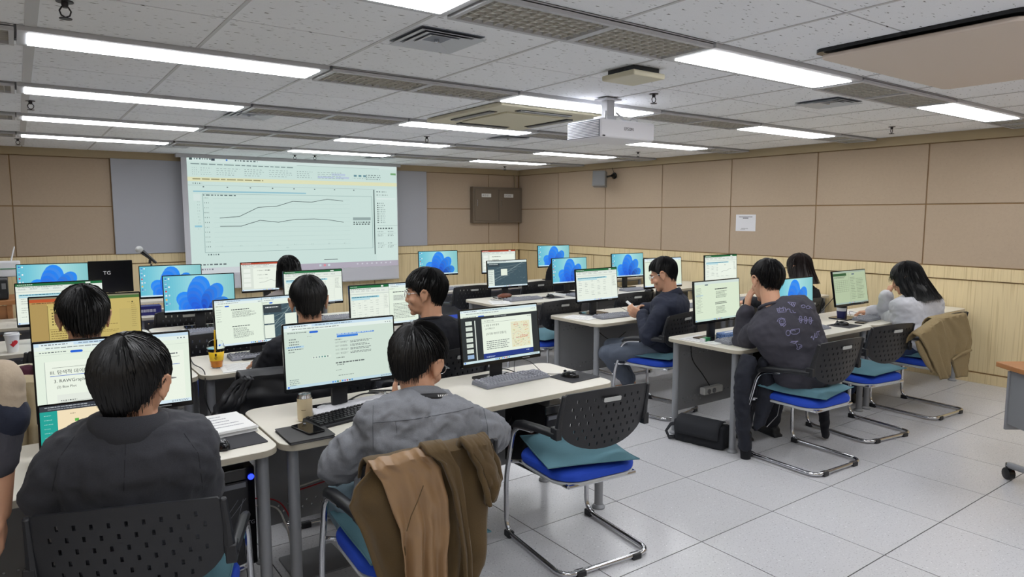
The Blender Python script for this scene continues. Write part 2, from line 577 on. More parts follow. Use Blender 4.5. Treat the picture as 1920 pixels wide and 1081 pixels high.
# ------------------------------------------------------------------ screen contents
def mixc(a, b, t):
    return tuple(x + (y - x) * t for x, y in zip(a, b))
INK = (52, 60, 62)
PAGE = (226, 238, 222)
def taskbar(c, col=(214, 232, 240)):
    c.rect(0, .955, 1, 1, col, 3)
    for i in range(9):
        c.rect(.40 + .022 * i, .965, .413 + .022 * i, .989, [(60, 130, 220), (70, 160, 230), (40, 110, 60), (230, 180, 70), (60, 150, 220), (150, 90, 200), (210, 80, 60), (80, 90, 100), (60, 140, 200)][i], 4)
    c.greek(.86, .985, .965, .992, 2, (90, 100, 110), .5, .1, 4)
    c.rect(.012, .963, .026, .99, (40, 110, 220), 4)
def scr_petals(c):
    for i in range(30):
        t = i / 29
        c.rect(i / 30, 0, (i + 1) / 30, 1, mixc(mixc((96, 186, 208), (176, 226, 228), min(1, t * 1.7)), (132, 196, 200), max(0, t * 1.9 - .9)), 0)
    a = c.w / c.h
    def petal(x, y, ang, ln, wd, n=6, dark=(8, 42, 168), lay=2):
        for k in range(n):
            q = 1 - k / n * .86
            pts = []
            for s in range(22):
                th = 2 * PI * s / 22
                px, py = ln * q * (.5 + .5 * math.cos(th)), wd * q * math.sin(th) * (.75 + .25 * math.cos(th))
                ca, sa = math.cos(R(ang + 5 * k)), math.sin(R(ang + 5 * k))
                pts.append((x + (px * ca - py * sa) / a, min(.97, y - (px * sa + py * ca))))
            c.poly(pts, mixc((92, 190, 255), dark, .15 + .2 * (k % 2) + .5 * k / n) if k % 2 else mixc(dark, (40, 150, 250), .35 + .5 * (1 - k / n)), lay + k * .6)
    petal(.46, .97, 168, .50, .20, 8, (10, 70, 205), 2)
    petal(.50, 1.0, 140, .74, .28, 10, (10, 66, 205), 8)
    petal(.52, 1.02, 92, 1.0, .34, 12, (8, 56, 198), 15)
    petal(.57, 1.02, 62, .86, .26, 10, (6, 40, 170), 24)
    petal(.61, 1.03, 30, .62, .22, 8, (4, 22, 120), 30)
    petal(.63, 1.0, 8, .44, .14, 6, (3, 18, 105), 37)
    for i in range(7):
        c.rect(.02, .05 + .115 * i, .043, .095 + .115 * i, [(60, 120, 200), (120, 170, 210), (80, 140, 200), (210, 60, 60), (230, 230, 235), (240, 190, 80), (70, 120, 190)][i], 3)
        c.rect(.016, .105 + .115 * i, .047, .113 + .115 * i, (230, 242, 245), 3)
        if i % 2 == 0:
            c.rect(.064, .05 + .115 * i, .085, .095 + .115 * i, [(220, 235, 240), (240, 240, 240), (200, 220, 235), (150, 190, 220)][i // 2], 3)
    c.rect(0, .955, 1, 1.0, (200, 228, 240), 44)
    for i in range(9):
        c.rect(.40 + .022 * i, .965, .413 + .022 * i, .989, mixc((40, 110, 220), (230, 190, 80), (i * 37 % 10) / 10), 45)
def browser_top(c, u0=0., u1=1., pill=True):
    w_ = u1 - u0
    c.rect(u0, 0, u1, .045, (196, 220, 236), 1)
    c.rect(u0 + .03 * w_, .01, u0 + .24 * w_, .045, (226, 238, 240), 2)
    c.greek(u0 + .045 * w_, u0 + .22 * w_, .02, .035, 1, (80, 90, 100), .7, .1, 3)
    c.greek(u0 + .27 * w_, u0 + .66 * w_, .02, .035, 1, (110, 125, 140), .7, .3, 3)
    c.rect(u0, .045, u1, .10, (226, 238, 232), 1)
    c.greek(u0 + .07 * w_, u0 + .6 * w_, .065, .082, 1, (120, 128, 130), .6, .5, 3)
    c.greek(u0 + .03 * w_, u0 + .2 * w_, .12, .14, 1, (100, 110, 112), .6, .2, 3)
    if pill:
        c.rect(u0 + .225 * w_, .118, u0 + .285 * w_, .15, (30, 96, 210), 3)
        c.circle(u0 + .225 * w_, .134, .016, (30, 96, 210), 3)
        c.circle(u0 + .285 * w_, .134, .016, (30, 96, 210), 3)
    for k in range(3):
        c.circle(u1 - (.03 + .022 * k) * w_, .075, .008, (60, 70, 80), 3)
def scr_blank(c):
    c.rect(0, 0, 1, 1, PAGE, 0)
def scr_lesson(c):                                       # lecture notes in a browser (front left display)
    c.rect(0, 0, 1, 1, PAGE, 0)
    browser_top(c)
    c.rect(.0, .155, 1, .158, (190, 200, 192), 2)
    c.rect(.055, .25, .96, 1, (234, 242, 228), 1)
    c.rect(.055, .25, .058, 1, (160, 170, 165), 2)
    c.line(.10, .335, .93, .335, .004, (90, 96, 96))
    c.text('III. 탐색적 데이터 분석과 시각화', .085, .42, .062, (40, 46, 48))
    c.line(.085, .445, .93, .445, .007, (40, 90, 190))
    c.text('3. RAWGraphs를 활용한 탐색적 분석', .105, .535, .06, (30, 36, 38))
    c.text('(2) Box Plot', .12, .61, .045, (45, 50, 52))
    c.text('CHART', .38, .675, .034, (190, 50, 60))
    c.line(.44, .69, .44, .77, .004, (190, 50, 60))
    c.rect(.12, .70, .52, 1, (226, 232, 222), 2)
    c.rect(.52, .70, .524, 1, (110, 116, 116), 3)
    for k in range(4):
        c.line(.14, .80 + .055 * k, .50, .80 + .055 * k, .003, (120, 126, 126), 3)
        c.greek(.14, .25, .775 + .055 * k, .79 + .055 * k, 1, (90, 96, 96), .8, .3, 3, k)
    c.greek(.6, .95, .28, .32, 1, (120, 126, 126), .5, .3)
    taskbar(c)
def scr_notebook(c, hi=True):                              # document with a selected passage
    c.rect(0, 0, 1, 1, (206, 222, 210), 0)
    browser_top(c)
    for k in range(3):
        c.greek(.04, .15, .22 + .04 * k, .24 + .04 * k, 1, (90, 100, 100), .8, .5, 2, k)
    c.rect(.015, .335, .165, .365, (176, 208, 226), 1)
    c.greek(.03, .15, .34, .36, 1, (60, 100, 150), .7, .1, 2)
    c.greek(.03, .16, .38, .40, 1, (90, 100, 100), .7, .1, 2)
    c.greek(.03, .09, .42, .44, 1, (90, 100, 100), .7, .1, 2)
    c.greek(.20, .24, .195, .21, 1, (90, 100, 100), .7, .1, 2)
    c.rect(.46, .20, .81, .222, (48, 120, 214), 2)
    c.rect(.46, .228, .655, .262, (48, 120, 214), 2)
    c.greek(.465, .80, .202, .22, 1, (190, 215, 235), .7, .05, 3)
    c.greek(.44, .52, .29, .305, 1, INK, .8, .2)
    for k in range(4):
        c.greek(.445, .485, .33 + .06 * k, .36 + .06 * k, 2, (100, 108, 108), .55, .3, 2, k)
        c.greek(.49, .57, .33 + .06 * k, .36 + .06 * k, 2, (100, 108, 108), .55, .3, 2, k + 9)
        c.greek(.58, .80, .33 + .06 * k, .37 + .06 * k, 2, (110, 118, 118), .5, .3, 2, k + 19)
    c.greek(.45, .53, .585, .605, 1, INK, .8, .1)
    c.greek(.44, .72, .665, .69, 1, (90, 98, 98), .8, .1)
    c.greek(.45, .52, .70, .72, 1, INK, .8, .1)
    c.greek(.44, .50, .79, .80, 1, (90, 98, 98), .8, .1)
    c.greek(.46, .62, .88, .89, 1, (90, 98, 98), .8, .1)
    c.rect(.23, .525, .40, .565, (214, 228, 216), 1)
    for k in range(6):
        c.circle(.245 + .025 * k, .545, .012, [(150, 160, 160), (140, 150, 150), (120, 150, 150), (90, 140, 140), (30, 120, 110), (110, 120, 120)][k], 3)
    for k in range(4):
        c.greek(.03, .12, .86 + .028 * k, .875 + .028 * k, 1, (90, 110, 120), .8, .4, 2, k)
    taskbar(c, (190, 216, 226))
def scr_slides(c):                                       # document viewer with a dark frame and a slide page
    c.rect(0, 0, 1, 1, (36, 42, 44), 0)
    c.rect(0, 0, 1, .135, PAGE, 1)
    browser_top(c)
    c.rect(0, .135, 1, .185, (40, 46, 48), 4)
    c.greek(.42, .60, .15, .165, 1, (180, 190, 190), .7, .1, 5)
    for k in range(7):
        c.rect(.055, .205 + .105 * k, .135, .278 + .105 * k, (214, 224, 212) if k < 6 else (150, 180, 215), 2)
        c.greek(.062, .128, .215 + .105 * k, .262 + .105 * k, 3, (150, 160, 160), .4, .5, 3, k)
    c.rect(.165, .20, .178, .95, (206, 214, 206), 2)
    c.rect(.255, .185, .915, .85, (230, 240, 224), 2)
    c.text('1. 공간 분석의 이해', .27, .245, .032, (50, 56, 58))
    c.line(.26, .265, .70, .265, .004, (120, 126, 126), 3)
    c.text('1. 행정 동 단위 통계', .285, .335, .042, (30, 36, 40))
    c.text('(2) 지역별 인구', .295, .395, .036, (60, 66, 68))
    c.text('[시각화 데이터 만들기]', .305, .50, .05, (30, 36, 40))
    c.greek(.30, .62, .62, .80, 5, (96, 104, 106), .35, .2, 3)
    c.rect(.63, .30, .885, .80, (226, 226, 196), 3)
    rn = random.Random(5)
    for k in range(70):
        u, v = .64 + .22 * rn.random(), .315 + .46 * rn.random()
        c.rect(u, v, u + .01 + .012 * rn.random(), v + .008, [(150, 180, 140), (222, 170, 110), (180, 190, 190), (205, 200, 130)][k % 4], 4)
    for (u, v, r) in ((.70, .36, .045), (.83, .39, .05), (.72, .62, .12)):
        for q in range(24):
            a0, a1 = 2 * PI * q / 24, 2 * PI * (q + .55) / 24
            c.line(u + r * .55 * math.cos(a0), v + r * math.sin(a0), u + r * .55 * math.cos(a1), v + r * math.sin(a1), .005, (200, 70, 60), 5)
        c.greek(u - .03, u + .03, v - .01, v + .01, 1, (200, 60, 60), .8, .1, 6)
    c.greek(.75, .86, .58, .63, 2, (200, 60, 60), .5, .1, 6)
    c.rect(.255, .85, .915, .945, (26, 52, 130), 3)
    c.greek(.29, .40, .905, .935, 2, (190, 205, 230), .6, .1, 5)
    c.greek(.82, .86, .875, .895, 1, (220, 228, 240), .9, .0, 5)
    c.greek(.86, .905, .205, .22, 1, (60, 66, 68), .9, .0, 5)
    taskbar(c, (206, 228, 232))
def ribbon(c, col, u0=0., u1=1., body=(230, 238, 226)):
    w_ = u1 - u0
    c.rect(u0, 0, u1, 1, body, .5)
    c.rect(u0, 0, u1, .062, col, 2)
    c.greek(u0 + .02 * w_, u0 + .2 * w_, .018, .04, 1, (230, 236, 230), .6, .2, 3)
    c.rect(u0 + .80 * w_, .012, u0 + .86 * w_, .05, (225, 232, 225), 3)
    c.rect(u0, .062, u1, .17, (222, 230, 222), 2)
    c.greek(u0 + .02 * w_, u0 + .55 * w_, .075, .10, 1, (120, 128, 126), .6, .1, 3)
    for k in range(7):
        c.greek(u0 + (.03 + .13 * k) * w_, u0 + (.12 + .13 * k) * w_, .115, .16, 2, (150, 158, 156), .5, .3, 3, k)
def scr_sheet(c, split=False):                            # spreadsheet with a green title bar
    u1 = .56 if split else 1.
    c.rect(0, 0, 1, 1, PAGE, 0)
    ribbon(c, (24, 104, 58), 0, u1)
    w_ = u1
    c.rect(0, .19, u1, .215, (206, 216, 208), 2)
    c.rect(.03 * w_, .26, .74 * w_, .305, (150, 206, 222), 2)
    c.rect(.03 * w_, .315, .50 * w_, .345, (170, 214, 226), 2)
    c.greek(.04 * w_, .72 * w_, .27, .295, 1, (40, 90, 110), .7, .05, 3)
    for r_ in range(9):
        for q in range(5):
            if (r_ * 3 + q) % 4 != 1:
                c.greek((.05 + .15 * q) * w_, (.13 + .15 * q) * w_, .37 + .055 * r_, .39 + .055 * r_, 1, (120, 130, 130), .7, .4, 3, r_ * 7 + q)
    for q in range(7):
        c.line((.03 + .135 * q) * w_, .22, (.03 + .135 * q) * w_, .93, .002, (196, 206, 200), 2)
    for r_ in range(12):
        c.line(0, .24 + .058 * r_, .86 * w_, .24 + .058 * r_, .002, (204, 212, 206), 2)
    c.rect(.86 * w_, .22, .862 * w_, .94, (180, 190, 184), 3)
    c.greek(.875 * w_, .98 * w_, .26, .60, 9, (130, 138, 136), .35, .4, 3)
    if split:
        c.rect(u1, 0, u1 + .003, .95, (120, 130, 128), 6)
        browser_top(c, u1, 1., False)
        c.greek(.62, .92, .20, .24, 1, INK, .5, .2)
        c.rect(.62, .28, .80, .44, (216, 226, 214), 2)
        c.greek(.63, .79, .30, .43, 4, (110, 118, 116), .4, .2, 3)
        c.greek(.62, .95, .50, .90, 11, (110, 118, 116), .32, .3, 3)
    taskbar(c)
def scr_chartsheet(c):
    scr_sheet(c)
    c.rect(.40, .30, .90, .80, (232, 240, 228), 4)
    pts = [(.50, .66), (.58, .62), (.66, .63), (.74, .56), (.82, .54)]
    for a, b in zip(pts, pts[1:]):
        c.line(*a, *b, .008, (90, 100, 104), 5)
    c.text('Sales', .60, .40, .05, INK, 5)
def scr_ppt(c):                                          # slide editor with a red title bar
    c.rect(0, 0, 1, 1, (222, 230, 220), 0)
    ribbon(c, (176, 66, 40), body=(216, 224, 214))
    for k in range(4):
        c.rect(.04, .22 + .17 * k, .17, .35 + .17 * k, (232, 238, 230), 2)
    c.rect(.22, .20, .97, .93, (232, 240, 228), 2)
    c.greek(.30, .56, .27, .32, 1, INK, .8, .1)
    c.greek(.30, .50, .42, .47, 1, INK, .8, .1)
    c.greek(.30, .50, .56, .58, 1, (120, 126, 126), .8, .1)
    pts = [(.33, .72), (.42, .71), (.50, .66), (.56, .62), (.62, .69), (.70, .67), (.82, .66)]
    for a, b in zip(pts, pts[1:]):
        c.line(*a, *b, .008, (110, 116, 118), 3)
    taskbar(c)
def scr_night(c):                                        # warm tinted slide editor
    W = (196, 176, 104)
    c.rect(0, 0, 1, 1, W, 0)
    c.rect(0, 0, 1, .03, (128, 124, 100), 1)
    c.rect(0, .03, .66, .09, (186, 84, 44), 2)
    c.rect(.66, .03, 1, .085, (70, 110, 54), 2)
    c.rect(0, .09, .66, .13, (180, 140, 84), 2)
    c.greek(.02, .5, .10, .12, 1, (110, 80, 50), .7, .1, 3)
    c.rect(0, .13, .15, 1, (172, 146, 88), 2)
    c.rect(.15, .16, .155, .9, (120, 104, 60), 2)
    c.rect(.16, .20, .42, .62, (202, 184, 112), 3)
    c.greek(.18, .30, .23, .25, 1, (80, 66, 36), .8, .1, 4)
    for k in range(5):
        c.rect(.185, .30 + .055 * k, .20, .32 + .055 * k, (70, 60, 34), 4)
        c.greek(.21, .30, .30 + .055 * k, .32 + .055 * k, 1, (110, 94, 52), .7, .3, 4)
    c.rect(.16, .62, .42, .625, (90, 76, 40), 4)
    c.greek(.17, .42, .66, .92, 6, (120, 100, 56), .3, .3, 4)
    c.greek(.50, .85, .58, .60, 1, (120, 100, 56), .6, .3, 4)
    c.greek(.55, .80, .70, .76, 2, (130, 110, 62), .3, .3, 4)
    c.circle(.93, .17, .014, (60, 56, 30), 4)
    c.greek(.88, .91, .165, .175, 1, (60, 56, 30), 1, .1, 4)
    c.rect(.80, .30, .98, .75, (190, 172, 104), 2)
    c.greek(.92, .97, .2, .7, 12, (120, 104, 58), .3, .3, 4)
    c.rect(0, .88, .15, 1, (140, 140, 104), 4)
    for k in range(4):
        c.rect(.02 + .03 * k, .91, .04 + .03 * k, .95, (200, 160, 70), 5)
def map_patch(c, u0, v0, u1, v1, seed=3):
    c.rect(u0, v0, u1, v1, (62, 84, 94), 2)
    rn = random.Random(seed)
    a = c.w / c.h
    for k in range(80):
        u, v = u0 + (u1 - u0) * rn.random(), v0 + (v1 - v0) * rn.random()
        du, dv = .018 + .03 * rn.random(), .012 + .02 * rn.random()
        if u + du < u1 and v + dv < v1:
            c.poly([(u, v + dv), (u + du * .8, v + dv * .6), (u + du, v), (u + du * .2, v + dv * .2)], mixc((44, 62, 70), (104, 124, 128), rn.random()), 3)
    for k in range(5):
        t = (k + .5) / 5
        c.line(u0 + (u1 - u0) * .25 * t, v1 - (v1 - v0) * .85 * t, u0 + (u1 - u0) * (.5 + .5 * t), v0 + (v1 - v0) * (1 - t) * .6, .008, (130, 146, 148), 4)
    c.line(u0, v0 + (v1 - v0) * .9, u1 - (u1 - u0) * .1, v0, .02, (126, 144, 146), 4)
def scr_map(c):
    c.rect(0, 0, 1, 1, PAGE, 0)
    c.rect(0, 0, 1, .07, (214, 226, 224), 1)
    c.greek(.04, .5, .02, .05, 1, (110, 120, 126), .6, .2, 3)
    map_patch(c, .0, .08, 1, .95)
    c.rect(.02, .10, .3, .22, (48, 62, 70), 5)
    c.greek(.04, .26, .12, .15, 1, (214, 224, 224), .8, .1, 6)
    c.rect(.01, .33, .16, .95, (220, 230, 220), 5)
    c.greek(.02, .14, .36, .9, 8, (120, 128, 128), .3, .3, 6)
    c.rect(.33, .32, .49, .57, (228, 236, 220), 5)
    taskbar(c)
def scr_two(c):                                          # document beside an aerial map
    c.rect(0, 0, 1, 1, PAGE, 0)
    browser_top(c, 0, .56)
    browser_top(c, .56, 1)
    c.rect(.56, 0, .563, .95, (120, 130, 128), 6)
    for k in range(6):
        c.greek(.02, .08, .2 + .05 * k, .22 + .05 * k, 1, (130, 138, 136), .7, .3, 2, k)
    c.greek(.19, .40, .21, .235, 1, INK, .8, .2)
    c.greek(.20, .50, .26, .40, 6, (96, 104, 104), .35, .3)
    c.greek(.19, .42, .58, .60, 1, INK, .8, .2)
    c.greek(.20, .44, .63, .86, 9, (96, 104, 104), .35, .4)
    map_patch(c, .57, .17, 1, .95, 9)
    c.rect(.57, .17, .80, .36, (50, 60, 66), 5)
    c.greek(.60, .76, .22, .25, 1, (226, 232, 232), .8, .1, 6)
    c.rect(.575, .40, .70, .60, (226, 236, 222), 6)
    c.rect(.575, .63, .70, .93, (226, 236, 222), 6)
    c.rect(.84, .40, .99, .93, (226, 236, 222), 6)
    taskbar(c)
def scr_doc(c):
    c.rect(0, 0, 1, 1, (216, 230, 206), 0)
    c.rect(0, 0, 1, .07, (206, 220, 214), 1)
    c.rect(.22, .075, .29, .10, (70, 90, 110), 3)
    c.greek(.03, .17, .16, .80, 18, (130, 138, 130), .3, .4, 2)
    c.rect(.02, .33, .18, .36, (186, 210, 214), 1)
    c.greek(.44, .78, .20, .23, 1, INK, .8, .2)
    c.greek(.46, .74, .27, .46, 6, (96, 104, 98), .35, .3)
    c.greek(.44, .72, .55, .62, 2, INK, .5, .2)
    c.greek(.46, .70, .66, .86, 6, (96, 104, 98), .35, .3)
    taskbar(c, (196, 220, 210))
def scr_table(c):
    c.rect(0, 0, 1, 1, (176, 192, 160), 0)
    c.rect(0, 0, 1, .05, (160, 176, 160), 1)
    c.rect(0, .06, .40, .14, (46, 86, 50), 2)
    c.greek(.02, .36, .165, .22, 2, (90, 100, 88), .5, .1, 3)
    for k in range(7):
        c.line(.03 + .065 * k, .28, .03 + .065 * k, .62, .006, (70, 80, 70), 3)
    for k in range(7):
        c.line(.03, .28 + .057 * k, .42, .28 + .057 * k, .005, (90, 100, 88), 3)
    c.rect(.46, .06, .464, .95, (120, 132, 112), 3)
    c.rect(.56, .09, .64, .12, (40, 60, 110), 3)
    c.greek(.50, .66, .2, .9, 14, (96, 106, 92), .25, .4, 3)
    c.greek(.68, .92, .25, .9, 14, (96, 106, 92), .25, .4, 3)
    taskbar(c, (160, 180, 170))
def scr_orange(c):
    c.rect(0, 0, 1, 1, (222, 234, 214), 0)
    browser_top(c, pill=False)
    c.greek(.12, .34, .28, .32, 1, INK, .8, .1)
    c.greek(.12, .42, .38, .42, 1, INK, .8, .1)
    c.rect(.26, .52, .62, .80, (236, 160, 40), 2)
    c.rect(.40, .42, .50, .56, (70, 70, 60), 3)
    taskbar(c)
def scr_laptop(c):
    c.rect(0, 0, 1, 1, (240, 222, 186), 0)
    c.rect(0, 0, 1, .10, (54, 58, 66), 1)
    c.greek(.05, .5, .02, .04, 1, (170, 176, 180), .8, .2, 3)
    c.greek(.08, .9, .06, .08, 1, (150, 156, 162), .7, .4, 3)
    c.rect(0, .10, .17, 1, (32, 160, 148), 2)
    for k in range(9):
        c.greek(.04, .13, .17 + .08 * k, .185 + .08 * k, 1, (160, 214, 206), .8, .4, 3, k)
    cols = [(90, 176, 70), (150, 90, 170), (200, 200, 190), (232, 168, 60), (190, 190, 180), (90, 180, 80), (214, 70, 110), (200, 190, 170)]
    for k, q in enumerate(cols):
        u, v = .34 + .17 * (k % 4), .28 + .20 * (k // 4)
        c.rect(u, v, u + .04, v + .05, q, 2)
        c.greek(u - .03, u + .07, v + .085, v + .10, 1, (150, 138, 110), .8, .2, 3)
    c.greek(.30, .36, .17, .19, 1, (110, 100, 80), .8, .2, 3)
def scr_projection(c):
    BG = (206, 228, 222)
    c.rect(0, 0, 1, 1, BG, 0)
    c.rect(0, 0, 1, .05, (214, 232, 228), 1)
    c.rect(.01, .015, .022, .035, (70, 90, 90), 3)
    c.greek(.03, .10, .017, .032, 1, (92, 110, 112), .8, .1, 3)
    c.rect(.10, .015, .115, .035, (60, 70, 80), 3)
    c.circle(.165, .025, .008, (50, 120, 210), 3)
    c.greek(.20, .30, .02, .035, 1, (92, 110, 112), .8, .1, 3)
    c.greek(.015, .50, .064, .078, 1, (120, 140, 140), .6, .1, 3)
    c.rect(.48, .045, .90, .048, (150, 176, 170), 2)
    for (a, b) in ((.02, .05), (.055, .10), (.12, .22), (.24, .33), (.35, .46), (.48, .56), (.58, .72)):
        c.greek(a, b, .10, .175, 4, (158, 178, 176), .3, .3, 3, int(a * 100))
    for (a, b) in ((.58, .64), (.65, .72), (.58, .66), (.67, .74)):
        c.rect(a, .11 + (.03 if a in (.58, .67) else 0), b, .13 + (.03 if a in (.58, .67) else 0), (190, 205, 225), 2)
    for k in range(3):
        c.rect(.765 + .025 * k, .115, .78 + .025 * k, .135, (110, 150, 160), 3)
        c.greek(.76 + .025 * k, .78 + .025 * k, .145, .155, 1, (100, 112, 112), .8, .1, 3)
    c.greek(.83, .92, .11, .17, 3, (120, 138, 138), .4, .2, 3)
    c.rect(.965, .085, .995, .105, (120, 170, 120), 3)
    c.rect(0, .185, 1, .222, (226, 228, 190), 2)
    c.greek(.02, .33, .196, .210, 1, (150, 144, 104), .7, .05, 3)
    c.greek(.02, .06, .235, .25, 1, (92, 110, 112), .7, .1, 3)
    c.rect(0, .255, 1, .258, (170, 190, 186), 2)
    for k in range(8):
        c.rect(.06 + .10 * k, .265, .066 + .10 * k, .275, (100, 116, 116), 3)
    c.rect(.02, .305, .52, .318, (150, 196, 210), 2)
    c.rect(.02, .335, .05, .395, (216, 232, 228), 3)
    c.greek(.06, .20, .338, .350, 1, (92, 110, 112), .9, .02, 4)
    for k in range(10):
        c.greek(.035, .045, .40 + .027 * k, .41 + .027 * k, 1, (90, 110, 110), .8, .1, 4)
    c.rect(.02, .615, .05, .632, (150, 200, 216), 4)
    for (a, b, d, e) in ((.057, .33, .86, .333), (.057, .86, .86, .863), (.057, .33, .059, .863), (.858, .33, .86, .863)):
        c.rect(a, b, d, e, (140, 168, 166), 5)
    for k in range(11):
        v = .37 + .044 * k
        c.rect(.10, v, .74, v + .0016, (178, 204, 200), 3)
        c.greek(.063, .085, v - .006, v + .006, 1, (80, 100, 100), .8, .05, 4, k)
    A = [(.125, .55), (.21, .535), (.295, .45), (.38, .438), (.455, .39), (.545, .396), (.625, .366), (.705, .382)]
    B = [(.125, .625), (.215, .625), (.30, .572), (.385, .59), (.46, .565), (.555, .56), (.63, .57), (.705, .594)]
    for P in (A, B):
        for a, b in zip(P, P[1:]):
            c.line(*a, *b, .005, (66, 80, 82), 6)
    for k in range(8):
        c.greek(.125 + .083 * k, .133 + .083 * k, .80, .815, 1, (90, 106, 106), .8, .1, 4)
    c.greek(.42, .435, .83, .842, 1, (92, 110, 112), .8, .1, 4)
    c.rect(.755, .545, .85, .575, (150, 170, 168), 4)
    c.greek(.757, .85, .59, .63, 2, (60, 76, 76), .5, .05, 5)
    c.greek(.07, .12, .875, .89, 1, (92, 110, 112), .8, .05, 4)
    c.rect(.868, .262, .873, .93, (60, 76, 76), 6)
    c.rect(.88, .255, 1, 1, (212, 232, 226), 3)
    c.greek(.885, .94, .275, .29, 1, (92, 110, 112), .8, .1, 5)
    c.greek(.885, .95, .31, .32, 1, (90, 106, 106), .8, .1, 5)
    c.rect(.885, .345, .99, .36, (224, 238, 234), 5)
    for k in range(10):
        c.rect(.888, .395 + .022 * k, .894, .405 + .022 * k, (50, 66, 66), 6)
        c.greek(.90, .935, .395 + .022 * k, .405 + .022 * k, 1, (92, 110, 112), .9, .3, 6, k)
    c.rect(.885, .63, 1, .633, (150, 174, 170), 5)
    c.greek(.888, .98, .655, .67, 1, (70, 86, 86), .8, .1, 6)
    for (a, b) in ((.888, .69), (.945, .69), (.888, .81), (.945, .81)):
        c.greek(a, a + .03, b, b + .012, 1, (92, 110, 112), .8, .1, 6)
        c.rect(a, b + .022, a + .048, b + .024, (160, 180, 176), 5)
        c.greek(a, a + .035, b + .03, b + .06, 2, (80, 96, 96), .5, .2, 6)
    c.rect(.60, .962, .67, .969, (90, 100, 104), 6)
    c.greek(.02, .16, .965, .98, 1, (90, 100, 104), .8, .2, 5)

# ------------------------------------------------------------------ furniture builders
def plate(outline, holes, th, step, fn=None, name='plate'):   # thin plate with real holes; fn bends it
    pts, edges = [], []
    def loop(o):
        k = len(pts)
        pts.extend(V((a, b)) for a, b in o)
        edges.extend((k + i, k + (i + 1) % len(o)) for i in range(len(o)))
    loop(outline)
    for h in holes:
        loop(h)
    def inside(p, o):
        r = False
        for (x0, y0), (x1, y1) in zip(o, o[1:] + o[:1]):
            if (y0 > p[1]) != (y1 > p[1]) and p[0] < (x1 - x0) * (p[1] - y0) / (y1 - y0) + x0:
                r = not r
        return r
    xs, ys = [p[0] for p in outline], [p[1] for p in outline]
    if step:
        x = min(xs) + step / 2
        while x < max(xs):
            y = min(ys) + step / 2
            while y < max(ys):
                if inside((x, y), outline) and not any(inside((x, y), h) for h in holes):
                    pts.append(V((x, y)))
                y += step
            x += step
    vs, _, fs, *_ = delaunay_2d_cdt(pts, edges, [], 0, 1e-6)
    keep = []
    for f in fs:
        cxy = sum((vs[i] for i in f), V((0, 0))) / 3
        if inside(cxy, outline) and not any(inside(cxy, h) for h in holes):
            keep.append(tuple(f))
    mb = MB()
    n = len(vs)
    fn = fn or (lambda x, z, d: (x, d, z))
    mb.v = [fn(p.x, p.y, -th / 2) for p in vs] + [fn(p.x, p.y, th / 2) for p in vs]
    cnt = {}
    for f in keep:
        for a, b in zip(f, f[1:] + f[:1]):
            cnt[(a, b)] = 1
    mb.f = keep + [tuple(i + n for i in f[::-1]) for f in keep]
    for a, b in cnt:
        if (b, a) not in cnt:
            mb.f.append((b, a, a + n, b + n))
    return mb

